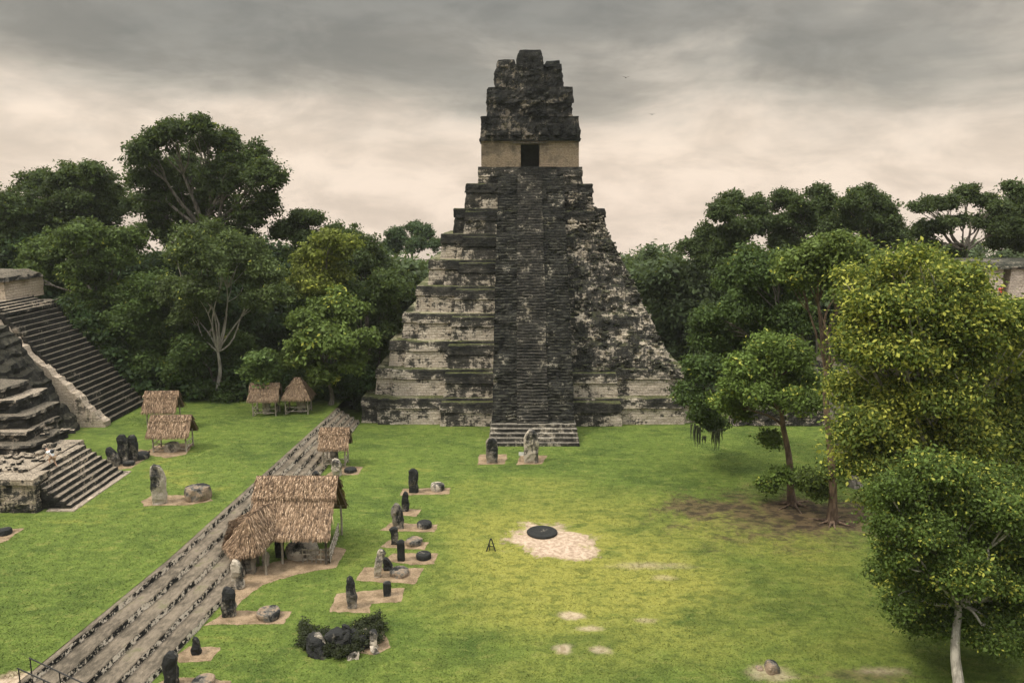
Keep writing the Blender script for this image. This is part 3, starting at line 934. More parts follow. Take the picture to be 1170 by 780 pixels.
# ------------------------------------------------------------------ stelae and altars
def slab(base, w, dpt, h, lean=(0, 0), yaw=0.0, seed=1.0, round_top=0.35, amp=0.09, shoulder=0.0, broken=0.0):
    """a standing stone: tapered, rounded or broken top, worn faces"""
    bm = bmesh.new()
    nx, nz_, ny = 7, 13, 4
    V = {}
    cs, sn = math.cos(yaw), math.sin(yaw)
    verts, faces = [], []
    rings = []
    per = []
    for i in range(nx): per.append((-1 + 2 * i / (nx - 1), -1))
    for i in range(1, ny): per.append((1, -1 + 2 * i / (ny - 1)))
    for i in range(1, nx): per.append((1 - 2 * i / (nx - 1), 1))
    for i in range(1, ny - 1): per.append((-1, 1 - 2 * i / (ny - 1)))
    for r in range(nz_):
        f = r / (nz_ - 1)
        z = f * h
        if f > 1 - round_top:
            q = (f - (1 - round_top)) / round_top
            k = math.sqrt(max(0.0, 1 - (q * 0.93) ** 2.4))
        else:
            k = 1.0
        k *= 1 - 0.08 * abs(f - 0.45)
        ring = []
        for (a, b) in per:
            e = 1 / max(1.0, (abs(a) ** 6 + abs(b) ** 6) ** (1 / 6) * 1.03)
            x, y = a * e * w / 2 * k, b * e * dpt / 2 * (0.4 + 0.6 * k)
            d = amp * nz((x * 1.1, y * 1.1, z), 1.6, seed, 4)
            l = math.hypot(x, y) + 1e-6
            x, y = x + x / l * d, y + y / l * d
            zz = z - broken * h * max(0, (x / w + 0.5)) * f + 0.12 * amp * nz((x, y, z), 3, seed + 2)
            xx, yy = x + lean[0] * z, y + lean[1] * z
            ring.append(len(verts))
            verts.append((base[0] + xx * cs - yy * sn, base[1] + xx * sn + yy * cs, base[2] - 0.06 + zz))
        rings.append(ring)
    n = len(per)
    for r in range(nz_ - 1):
        for i in range(n):
            j = (i + 1) % n
            faces.append((rings[r][i], rings[r][j], rings[r + 1][j], rings[r + 1][i]))
    faces.append(tuple(rings[-1]))
    bm.free()
    return verts, faces


STEL = 'carved standing stones around the plaza'
ALT = 'round altar stones around the plaza'


def stela(px, pyb, pyt, wpx, label, mat='stela', z=0.0, lean=(0, 0), yaw=0.0, seed=None, broken=0.0, round_top=0.35, dep=0.6, group=STEL, amp=0.09, name='stela'):
    b = G(px, pyb, z)
    s = PXM(pyb, b[1])
    hgt = (pyb - pyt) * s * 1.06
    wd = wpx * s
    q = abs(math.sin((px + pyb) * 12.9)) 
    if amp == 0.09:
        amp, round_top, broken = 0.13, round_top * (0.55 + 0.6 * q), broken + 0.14 * q * q
    v, f = slab((b[0], b[1] + wd * dep / 2, z), wd, wd * dep + 0.12, hgt, lean, yaw, seed if seed is not None else px * 0.37, round_top, amp, 0, broken)
    me = make_mesh(name, v, f, smooth=False)
    o = link(name, me, M[mat], None, (b[0], b[1], z))
    return tag(o, label, 'standing stone', group)


def altar(px, pyb, wpx, hpx, label, mat='stela_black', z=0.0, group=ALT, seed=None, dome=0.12, name='altar', amp=0.07, ring=False):
    """a squat drum of stone; pyb is its front lower edge"""
    b = G(px, pyb, z)
    s = PXM(pyb, b[1])
    r, hh = wpx * s / 2, hpx * s
    c = (b[0], b[1] + r, z)
    seed = px * 0.21 if seed is None else seed
    V, F = [], []
    prof = [(0.97, -0.06), (1.0, 0.15 * hh), (1.02, 0.5 * hh), (0.99, 0.82 * hh), (0.90, hh), (0.78, hh), (0.60, hh * (1 - (0.22 if ring else 0)) + dome * hh * 0.5), (0.3, hh * (1 - (0.22 if ring else 0)) + dome * hh * 0.9)]
    n = 26
    for (k, zz) in prof:
        for i in range(n):
            a = 2 * math.pi * i / n
            x, y = math.cos(a) * r * k, math.sin(a) * r * k
            d = amp * nz((x, y, zz), 1.5, seed, 3)
            V.append((c[0] + x * (1 + d / max(r, .1)), c[1] + y * (1 + d / max(r, .1)), z + zz + 0.5 * amp * nz((x, y, zz), 1.8, seed + 5, 3) * (1 if zz > 0 else 0)))
    for j in range(len(prof) - 1):
        for i in range(n):
            k = (i + 1) % n
            F.append((j * n + i, j * n + k, (j + 1) * n + k, (j + 1) * n + i))
    F.append(tuple((len(prof) - 1) * n + i for i in range(n)))
    o = link(name, make_mesh(name, V, F), M[mat], None, (c[0], c[1], z))
    return tag(o, label, 'altar', group)


L = LAWN
# raised lawn
pad([(161, 573), (176, 565), (240, 566), (243, 572), (215, 577), (165, 578)], L)
stela(181, 576, 530, 17, 'tall stela with black left side, standing beside the brown boulder altar', 'stela_pale', L, lean=(-0.03, 0), yaw=0.35, seed=4)
altar(221, 574, 29, 14, 'large brown drum altar on the raised lawn', 'altar_brown', L, amp=0.16)
pad([(112, 530), (125, 524), (158, 513), (172, 515), (166, 524), (150, 535), (125, 537)], L)
stela(129, 533, 509, 12, 'short broken stela with pale face, leftmost of the three on the raised lawn', 'stela', L, lean=(-0.08, 0), broken=0.25, seed=8)
stela(140, 530, 497, 11, 'middle black stela of the three on the raised lawn', 'stela_black', L, seed=12)
stela(151, 527, 498, 11, 'black round topped stela behind the dark altar on the raised lawn', 'stela_black', L, seed=15)
altar(156, 526, 19, 6, 'flat dark altar in front of the three stelae', 'stela_black', L)
altar(144, 533, 13, 4, 'smallest dark altar at the feet of the three stelae', 'stela_black', L)
pad([(-40, 606), (28, 603), (10, 616), (-40, 640)], L)
altar(0, 613, 16, 6, 'dark altar cut by the left edge of the photo', 'stela_black', L)
# along the stairway
pad([(160, 790), (190, 775), (222, 774), (262, 778), (270, 800), (160, 800)])
stela(193, 787, 745, 17, 'dark stela nearest the bottom edge, beside the lowest step', 'stela_black', lean=(0.05, 0), seed=3)
altar(228, 790, 26, 8, 'altar half cut by the bottom edge of the photo', 'altar_brown')
pad([(199, 750), (216, 738), (253, 739), (240, 755), (205, 756)])
stela(224, 748, 726, 9, 'small dark notched stela on its own gravel square', 'stela_black', lean=(-0.05, 0), seed=7, broken=0.1)
pad([(233, 714), (262, 697), (333, 698), (323, 713), (250, 713)])
stela(261, 705, 670, 15, 'dark square topped stela next to the brown ring altar', 'stela_black', seed=21, round_top=0.14)
altar(303, 711, 27, 8, 'brown ring altar on gravel below the big thatched shelter', 'altar_brown', ring=True, amp=0.1)
stela(271, 673, 640, 13, 'pale slim stela at the corner of the big thatched shelter', 'stela_pale', lean=(-0.05, 0), seed=31)
stela(361, 560, 538, 9, 'black stela peeping over the big thatched roof', 'stela_black', seed=35)
pad([(372, 543), (388, 532), (414, 533), (410, 542)])
stela(384, 544, 524, 11, 'pale stela in front of the small shelter by the stairs', 'stela_pale', seed=38, round_top=0.2)
altar(399, 541, 14, 4, 'small black altar beside the pale stela at the small shelter', 'stela_black')
# row on the plaza
pad([(457, 566), (461, 558), (515, 557), (514, 564)])
stela(472, 563, 536, 11, 'tall stela at the far end of the row, beside a pale topped altar', 'stela_black', seed=41, round_top=0.2)
altar(499, 562, 16, 7, 'pale topped altar at the far end of the row', 'stela_pale')
pad([(447, 588), (466, 581), (482, 582), (476, 590)])
stela(463, 584, 561, 8, 'slim dark stela without an altar, second from the far end of the row', 'stela_black', seed=44)
pad([(434, 606), (447, 597), (501, 599), (497, 608)])
stela(455, 604, 574, 13, 'broad mottled stela third from the far end of the row', 'stela_grey', lean=(-0.06, 0), seed=47)
altar(484, 605, 17, 6, 'smooth black altar beside the broad mottled stela', 'stela_black', amp=0.03)
pad([(433, 625), (445, 617), (490, 619), (485, 628)])
stela(450, 622, 602, 8, 'short dark pillar stela beside the brown cracked altar', 'stela_black', seed=51, round_top=0.15)
altar(472, 625, 19, 6, 'cracked altar with brown top in the middle of the row', 'altar_brown', amp=0.1)
pad([(437, 640), (448, 632), (501, 632), (496, 644), (470, 645)])
stela(458, 641, 617, 9, 'black square pillar stela beside the ring shaped altar', 'stela_black', seed=54, round_top=0.1, amp=0.04)
altar(483, 641, 17, 6, 'black ring shaped altar in the middle of the row', 'stela_black', ring=True, amp=0.04)
pad([(406, 663), (417, 648), (484, 649), (474, 667)])
stela(430, 660, 627, 9, 'pale thin stela leaning to the right on the plaza', 'stela_pale', lean=(0.16, 0), seed=57, dep=0.8)
stela(443, 652, 634, 12, 'broken triangular stela stump behind a ring of rubble', 'stela_black', seed=60, broken=0.5, round_top=0.7)
altar(455, 661, 23, 6, 'sunken altar inside a ring of low plants and rubble', 'altar_brown', amp=0.16)
pad([(376, 699), (385, 678), (462, 671), (459, 687), (424, 689), (422, 700)])
stela(402, 695, 656, 11, 'dark slim stela nearest the plant covered stone heap', 'stela_grey', seed=63, lean=(-0.02, 0))
stela(442, 681, 664, 9, 'short square stone block near the dark slim stela', 'stela', seed=66, round_top=0.08, amp=0.03)
# before the pyramid
pad([(545, 531), (548, 519), (580, 519), (577, 530)])
stela(562, 529, 501, 14, 'dark round topped stela left of the pyramid stairway', 'stela_grey', seed=71)
pad([(590, 531), (594, 520), (625, 520), (620, 530)])
stela(607, 529, 493, 17, 'pale carved stela in front of the pyramid stairway', 'stela_pale', seed=74, amp=0.13)
altar(620, 616, 35, 3, 'wide flat dark altar disc on the sandy clearing', 'stela_black', ring=True, amp=0.03, dome=0.0, group=ALT)

# small interpretive sign and A-shaped stand
g = G(597, 527)
t = thing('information_sign', 'small white information sign beside the pale carved stela', 'sign', g)
mb = MB(); mb.box((g[0], g[1], 0.78), (0.75, 0.05, 0.34)); mb.build('panel', M['white'], t)
for sxn in (-0.25, 0.25):
    mb = MB(); mb.box((g[0] + sxn, g[1] + 0.05, 0.35), (0.06, 0.05, 0.72)); mb.build('post', M['wood_dark'], t)
g = G(561, 629)
t = thing('sign_stand', 'small black A shaped stand on the open lawn', 'stand', g)
for s in (-1, 1):
    mb = MB(); mb.tube([(g[0] + 0.33 * s, g[1] - 0.05, 0), (g[0] + 0.02 * s, g[1] + 0.1, 0.92)], 0.045, 6); mb.build('leg', M['metal'], t)
mb = MB(); mb.box((g[0] - 0.12, g[1] + 0.2, 0.36), (0.05, 0.5, 0.6)); mb.box((g[0], g[1] + 0.04, 0.33), (0.42, 0.04, 0.06)); mb.build('board', M['metal'], t)


# ------------------------------------------------------------------ thatched shelters
def thatch(T1, T2, B1, B2, rnd, dens=60, thick=0.22, length=0.75):
    """one slope of palm thatch: a slab and strands that hang over its lower edge. Returns strand arrays"""
    T1, T2, B1, B2 = (np.array(p, float) for p in (T1, T2, B1, B2))
    n = np.cross(T2 - T1, B1 - T1)
    n /= np.linalg.norm(n)
    if n[2] < 0: n = -n
    V, F, A = [], [], []
    top = [T1, T2, B2, B1]
    bot = [p - n * thick for p in top]
    o = 0
    V += top + bot
    for f in ((0, 1, 2, 3), (7, 6, 5, 4), (0, 4, 5, 1), (1, 5, 6, 2), (2, 6, 7, 3), (3, 7, 4, 0)):
        F.append(f); A.append(0.1)
    area = (np.linalg.norm(T2 - T1) + np.linalg.norm(B2 - B1)) / 2 * np.linalg.norm((B1 + B2) / 2 - (T1 + T2) / 2)
    N = int(area * dens * 1.9)
    for i in range(N):
        u, v = rnd.random(), rnd.random() ** 0.9
        a, b = T1 + (T2 - T1) * u, B1 + (B2 - B1) * u
        dn = (b - a); sl = np.linalg.norm(dn); dn /= sl
        side = np.cross(n, dn)
        p = a + dn * sl * v
        l = min(length * rnd.uniform(0.6, 1.25), sl * (1 - v) + rnd.uniform(0.08, 0.3))
        dirn = dn + side * rnd.uniform(-0.3, 0.3)
        wd = rnd.uniform(0.014, 0.036)
        h0, h1 = rnd.uniform(0.02, 0.06), rnd.uniform(0.04, 0.17)
        q = p + dirn * l * 0.6 + n * h1
        e = p + dirn * l + n * (h1 * 0.6) - np.array((0, 0, 0.06))
        p = p + n * h0
        k = len(V)
        V += [p - side * wd, p + side * wd, q - side * wd, q + side * wd, e - side * wd * 0.3, e + side * wd * 0.3]
        r_ = min(1.0, max(0.0, rnd.gauss(0.50, 0.30)))
        F += [(k, k + 1, k + 3, k + 2), (k + 2, k + 3, k + 5, k + 4)]; A += [r_, r_]
    return V, F, A


def thatch_roof(name, slopes, rnd, mat, parent, dens=60, length=0.75, thick=0.22):
    V, F, A = [], [], []
    for s in slopes:
        v, f, a = thatch(*s, rnd, dens, thick, length)
        o = len(V)
        V += v; F += [tuple(i + o for i in q) for q in f]; A += a
    me = make_mesh(name, np.array(V), F, {'rnd': A})
    return link(name, me, M[mat], parent)


HUT = 'thatched shelters over carved stones'


def shelter(label, c, w, dd, eave, ridge, yaw, z, rnd, mat='thatch', over=0.45, rails=True, dens=70, hip=0.0, wood='wood', stone=None):
    """four poles, a two sided palm roof with ridge along its local x, low rails"""
    t = thing('thatched_shelter', label, 'shelter', (c[0], c[1], z), HUT)
    cs, sn = math.cos(yaw), math.sin(yaw)

    def W(x, y, zz): return np.array((c[0] + x * cs - y * sn, c[1] + x * sn + y * cs, z + zz))
    hw, hd = w / 2, dd / 2
    rw = hw + over - hip
    lo = eave
    eave = lo + over * (ridge - lo) / (hd + over)
    sl = [(W(-rw, 0, ridge), W(rw, 0, ridge), W(-hw - over, -hd - over, lo), W(hw + over, -hd - over, lo)),
          (W(rw, 0, ridge), W(-rw, 0, ridge), W(hw + over, hd + over, lo), W(-hw - over, hd + over, lo))]
    if hip:
        sl.append((W(-rw, 0.05, ridge), W(-rw, -0.05, ridge), W(-hw - over, hd + over, lo), W(-hw - over, -hd - over, lo)))
        sl.append((W(rw, -0.05, ridge), W(rw, 0.05, ridge), W(hw + over, -hd - over, lo), W(hw + over, hd + over, lo)))
    roof = thatch_roof('thatch_roof', sl, rnd, mat, t, dens)
    rs = 0.42
    cap = [(W(-rw - .05, 0, ridge + .1), W(rw + .05, 0, ridge + .1), W(-rw - .08, -rs, ridge - rs * (ridge - eave) / hd + .12), W(rw + .08, -rs, ridge - rs * (ridge - eave) / hd + .12)),
           (W(rw + .05, 0, ridge + .1), W(-rw - .05, 0, ridge + .1), W(rw + .08, rs, ridge - rs * (ridge - eave) / hd + .12), W(-rw - .08, rs, ridge - rs * (ridge - eave) / hd + .12))]
    thatch_roof('ridge_cap', cap, rnd, mat, roof, dens, 0.4, 0.1)
    for x in (-hw, hw):
        for y in (-hd, hd):
            mb = MB(); mb.tube([W(x, y, -0.1), W(x + rnd.uniform(-.03, .03), y, eave * 0.5), W(x, y, eave - 0.05)], [0.085, 0.075, 0.07], 7); mb.build('post', M[wood], t)
    for x in (-hw, hw):
        mb = MB(); xr_ = math.copysign(min(hw, rw), x); mb.tube([W(x, -hd, eave), W(xr_, 0, ridge - 0.3)], 0.05, 6); mb.tube([W(x, hd, eave), W(xr_, 0, ridge - 0.3)], 0.05, 6); mb.build('rafter', M[wood], t)
    if rails:
        for (a, b) in (((-hw, -hd), (hw, -hd)), ((hw, -hd), (hw, hd)), ((-hw, hd), (-hw, -hd))):
            mb = MB()
            for zz in (0.35, 0.85):
                mb.tube([W(a[0], a[1], zz), W(b[0], b[1], zz + rnd.uniform(-.05, .05))], 0.045, 6)
            mb.tube([W(a[0], a[1], 0.05), W(b[0] * .6 + a[0] * .4, b[1] * .6 + a[1] * .4, 0.85)], 0.035, 6)
            mb.build('railing', M[wood], t)
    return t


def at_ground(px, py, z=0.0):
    return G(px, py, z)


rs = random.Random(21)
# two shelters on the raised lawn
c = at_ground(194, 516, L)
shelter('thatched shelter over a pale stone, nearer of the two on the raised lawn', (c[0], c[1] + 0.9), 3.1, 1.9, 1.62, 3.35, 0.05, L, rs, over=0.38)
pad([(166, 519), (176, 509), (222, 507), (212, 519), (190, 523)], L)
altar(193, 517, 16, 9, 'pale boulder altar under the nearer small shelter', 'stela_pale', L, amp=0.14)
c = at_ground(184, 491, L)
shelter('thatched shelter with pale ridge, farther of the two on the raised lawn', (c[0], c[1] + 0.9), 2.7, 1.9, 2.05, 3.95, 0.05, L, rs, rails=False, over=0.35)
# two at the edge of the forest
c = at_ground(302, 475, L)
shelter('grey brown thatched shelter at the forest edge, left one of its pair', (c[0], c[1] + 0.9), 2.5, 1.9, 1.85, 3.55, 0.05, L, rs, 'thatch_old', over=0.36)
stela(304, 473, 452, 9, 'pale stela under the left shelter at the forest edge', 'stela_pale', L, seed=81)
c = at_ground(339, 473, L)
shelter('grey brown peaked thatched shelter at the forest edge, right one of its pair', (c[0], c[1] + 0.9), 2.5, 2.0, 1.85, 4.0, 0.05, L, rs, 'thatch_old', hip=1.25, over=0.36)
stela(344, 471, 452, 10, 'pale stela under the peaked shelter at the forest edge', 'stela_pale', L, seed=83)
# small one beside the stairway
c = at_ground(382, 534)
shelter('small thatched shelter on poles beside the far end of the stairway', (c[0], c[1] + 0.8), 2.1, 1.6, 2.0, 3.75, 0.04, 0.0, rs, over=0.36)
stela(381, 529, 505, 9, 'brown stela under the small shelter by the stairs', 'stela_grey', seed=86)


def big_shelter():
    c = G(340, 640)
    t = thing('thatched_shelter', 'big thatched shelter with low side wing beside the stairway', 'shelter', (c[0], c[1], 0), HUT)
    rnd = random.Random(77)
    YR, YF, YB = 55.2, 52.2, 58.2
    xl, xr = float(P(296, 560, YR)[0]), float(P(384, 555, YR)[0])
    zr, ze = 5.45, 2.15
    F1 = [(xl, YR, zr), (xr, YR, zr), (xl - 0.1, YF, ze), (xr + 0.1, YF - 0.1, ze)]
    B1_ = [(xr, YR, zr), (xl, YR, zr), (xr + 0.1, YB, ze), (xl, YB, ze)]
    roof = thatch_roof('thatch_roof', [F1, B1_], rnd, 'thatch', t, 90, 0.8)
    k = 0.36
    def lerp(a, b, f): return tuple(np.array(a) + (np.array(b) - np.array(a)) * f + np.array((0, -0.10 if b[1] < a[1] else 0.10, 0.16)))
    cap = [(F1[0][0] - .12, YR, zr + .22), (F1[1][0] + .2, YR, zr + .22), lerp((F1[0][0] - .12, YR, zr), F1[2], k), lerp((F1[1][0] + .25, YR, zr), F1[3], k)]
    cap2 = [(B1_[0][0] + .2, YR, zr + .22), (B1_[1][0] - .12, YR, zr + .22), lerp((B1_[0][0] + .25, YR, zr), B1_[2], k), lerp((B1_[1][0] - .12, YR, zr), B1_[3], k)]
    thatch_roof('ridge_cap', [cap, cap2], rnd, 'thatch', roof, 90, 0.5, 0.16)
    # low wing: its ridge runs forward and to the left from the main roof
    ra, rb = np.array(P(309, 574, 53.6)), np.array(P(283, 590, 51.6))
    la, lb = np.array(P(264, 596, 54.4)), np.array(P(256, 624, 52.0))
    mf = np.array(P(268, 637, 50.7))
    fa, fb = np.array(P(316, 606, 52.6)), np.array(P(297, 630, 50.6))
    e = (mf - lb) * 0.02
    e2 = (fb - mf) * 0.02
    thatch_roof('wing_roof', [(ra, rb, la, lb), (rb, rb + e, lb, mf), (rb, rb + e2, mf, fb), (rb, ra, fb, fa)], rnd, 'thatch', t, 100, 0.75, 0.15)
    def pole(p, q, r=0.08, name='post', m='wood'):
        mb = MB(); mb.tube([p, (np.array(p) + np.array(q)) / 2 + np.array((rnd.uniform(-.04, .04), 0, 0)), q], [r, r * .9, r * .85], 7); return mb.build(name, M[m], t)
    for (x, y) in ((xl + 0.5, YF + 0.5), (xr - 0.3, YF + 0.4), (xl + 0.4, YB - 0.5), (xr - 0.3, YB - 0.5), ((xl + xr) / 2 - 0.6, YF + 0.5)):
        pole((x, y, -0.1), (x, y, ze + 0.35), 0.09, 'post', 'wood_dark' if y < YF + 0.45 else 'wood')
    for q in (lb, fb, mf):
        b = q + np.array((0.25, 0.35, 0))
        pole((b[0], b[1], -0.1), (b[0], b[1], q[2] + 0.1), 0.08)
    for y in (YF + 0.5, YB - 0.5):
        pole((xl, y, ze + 0.25), (xr, y, ze + 0.25), 0.06, 'beam')
    for x in (xl + .4, xr - .3):
        pole((x, YF + .4, ze + .2), (x, YR, zr - .35), 0.06, 'rafter'); pole((x, YB - .4, ze + .2), (x, YR, zr - .35), 0.06, 'rafter')
    # railings at the front right
    a, b = G(346, 642), G(377, 643)
    c_ = G(387, 612)
    for (p, q) in ((a, b), (b, c_)):
        mb = MB()
        n = 6
        for zz in (0.25, 0.62, 0.98):
            mb.tube([(p[0], p[1], zz), (q[0], q[1], zz)], 0.05, 6)
        for i in range(n + 1):
            w_ = p + (q - p) * i / n
            mb.tube([(w_[0], w_[1], -0.05), (w_[0] + rnd.uniform(-.05, .05), w_[1], 1.05)], 0.045, 6)
        mb.tube([(p[0], p[1], 0.1), (q[0], q[1], 0.95)], 0.04, 6)
        mb.build('railing', M['wood'], t)


big_shelter()
pad([(258, 690), (262, 672), (281, 650), (300, 646), (380, 624), (397, 627), (384, 648), (340, 656), (300, 668), (283, 681), (262, 700)])
altar(341, 641, 36, 13, 'broad pale domed altar under the big thatched shelter', 'stela_pale', amp=0.12, dome=0.5)
stela(284, 655, 626, 15, 'brown stela under the low wing of the big shelter', 'stela_grey', seed=91)
stela(319, 637, 612, 11, 'dark stela in the shade of the big thatched roof', 'stela_black', seed=93)
stela(303, 646, 630, 9, 'low pale stone beside the dark stela in the big shelter', 'stela_pale', seed=95)

# ------------------------------------------------------------------ railing in the lower left corner
def corner_railing():
    g = G(40, 778, L)
    t = thing('metal_railing', 'black metal handrail at the head of the stairway, bottom left corner', 'railing', g)
    A = [G(20, 763, 2.75), G(75, 788, 2.2)]
    B = [G(33, 751, 2.75), G(97, 781, 2.2)]
    for (p, q) in (A, B):
        mb = MB(); mb.tube([p, q + (q - p) * 0.5], 0.035, 6); mb.build('handrail', M['metal'], t)
        for f in (0.02, 0.55):
            w_ = p + (q - p) * f
            mb = MB(); mb.tube([(w_[0], w_[1], w_[2] - 1.5), tuple(w_)], 0.035, 6); mb.build('post', M['metal'], t)


corner_railing()


# ------------------------------------------------------------------ leaves, trees
def leaf_cloud(lobes, rnd, sprays, per, size, spread=0.5, up=0.35, shell=(0.55, 1.05), bottom=-0.75, elong=1.9):
    """leaves in sprays spread over ellipsoid lobes; lobes: n x 6 (centre, radii). Returns V, F, spray, rnd arrays"""
    lobes = np.asarray(lobes, float)
    area = (lobes[:, 3] * lobes[:, 4]) ** 0.85
    pick = rnd.choice(len(lobes), size=sprays, p=area / area.sum())
    dirs = rnd.normal(size=(sprays, 3))
    dirs /= np.linalg.norm(dirs, axis=1, keepdims=True)
    dirs[:, 2] = np.where(dirs[:, 2] < bottom, -dirs[:, 2], dirs[:, 2])
    rad = rnd.uniform(shell[0], shell[1], size=(sprays, 1)) * (1 + 0.16 * rnd.normal(size=(sprays, 1)))
    rad *= np.where(rnd.random((sprays, 1)) < 0.18, rnd.uniform(1.0, 1.6, size=(sprays, 1)), 1.0)
    cen = lobes[pick, :3] + dirs * lobes[pick, 3:6] * rad
    lobe_tone = rnd.uniform(-0.24, 0.24, size=len(lobes))
    tone = np.clip(rnd.beta(2.2, 2.2, size=sprays) + lobe_tone[pick], 0, 1)
    N = sprays * per
    c = np.repeat(cen, per, axis=0)
    dr = np.repeat(dirs, per, axis=0)
    off = rnd.normal(size=(N, 3)) * spread * np.array((1.0, 1.0, 0.6))
    p = c + off
    nr = dr * 0.6 + np.array((0, 0, up)) + rnd.normal(size=(N, 3)) * 0.55
    nr /= np.linalg.norm(nr, axis=1, keepdims=True)
    ax = rnd.normal(size=(N, 3)) + off * 1.2 + np.array((0, 0, -0.35))
    ax -= nr * np.sum(ax * nr, axis=1, keepdims=True)
    ax /= np.linalg.norm(ax, axis=1, keepdims=True) + 1e-9
    sd = np.cross(nr, ax)
    s = size * np.clip(rnd.lognormal(-0.12, 0.32, size=(N, 1)), 0.4, 1.45)
    l, wd = s * elong * 0.5, s * 0.5
    bend = nr * s * 0.18
    V = np.empty((N, 4, 3))
    V[:, 0] = p - ax * l
    V[:, 1] = p + sd * wd - bend * 0.4
    V[:, 2] = p + ax * l - bend
    V[:, 3] = p - sd * wd - bend * 0.4
    F = np.arange(N * 4).reshape(N, 4)
    return V.reshape(-1, 3), F, np.repeat(tone, per), rnd.random(N)


def px_lobes(lst, Y, rnd, depth=0.55, flat=0.85, sub=5, core=0.0):
    """lobes given as (x, y, r) in the photo; each gets a depth of its own around Y"""
    out = []
    xs = [a[0] for a in lst]
    half = (max(xs) - min(xs)) / 2 * PXM(300, Y) + 1
    for i, (x, y, r) in enumerate(lst):
        dy = rnd.uniform(-1, 1) * half * depth
        YY = Y + dy
        x, y = x + rnd.uniform(-0.28, 0.28) * r, y + rnd.uniform(-0.28, 0.28) * r
        r = r * rnd.uniform(0.72, 1.15)
        c = P(x, y, YY)
        rr = r * PXM(y, YY)
        for k in range(sub):
            v = rnd.normal(size=3)
            v /= np.linalg.norm(v)
            q = c + v * rr * np.array((0.62, 0.7, 0.5)) * rnd.uniform(0.6, 1.0)
            r2 = rr * rnd.uniform(0.48, 0.76)
            out.append((q[0], q[1], q[2], r2 * 1.1, r2 * 1.1, r2 * flat * rnd.uniform(0.75, 1.15)))
        if core:
            out.append((c[0], c[1], c[2], rr * core, rr * core, rr * core))
        for k in range(3):
            v = rnd.normal(size=3)
            v[2] = v[2] * 0.8 + 0.25
            v /= np.linalg.norm(v)
            q = c + v * rr * rnd.uniform(0.85, 1.15)
            r2 = rr * rnd.uniform(0.16, 0.34)
            out.append((q[0], q[1], q[2], r2, r2, r2 * rnd.uniform(0.7, 1.2)))
    return out


def limb(mb, a, b, r0, r1, rnd, sag=0.08, n=5):
    a, b = np.array(a, float), np.array(b, float)
    L_ = np.linalg.norm(b - a)
    w1 = rnd.normal(size=3) * L_ * sag
    pts, rad = [], []
    for i in range(n + 1):
        f = i / n
        bulge = math.sin(f * math.pi)
        pts.append(a + (b - a) * (f if b[2] < a[2] else f) + w1 * bulge + np.array((0, 0, 0.10 * L_ * bulge * (0.3 if b[2] > a[2] else 1))))
        rad.append(r0 + (r1 - r0) * f)
    mb.tube(pts, rad, 6)


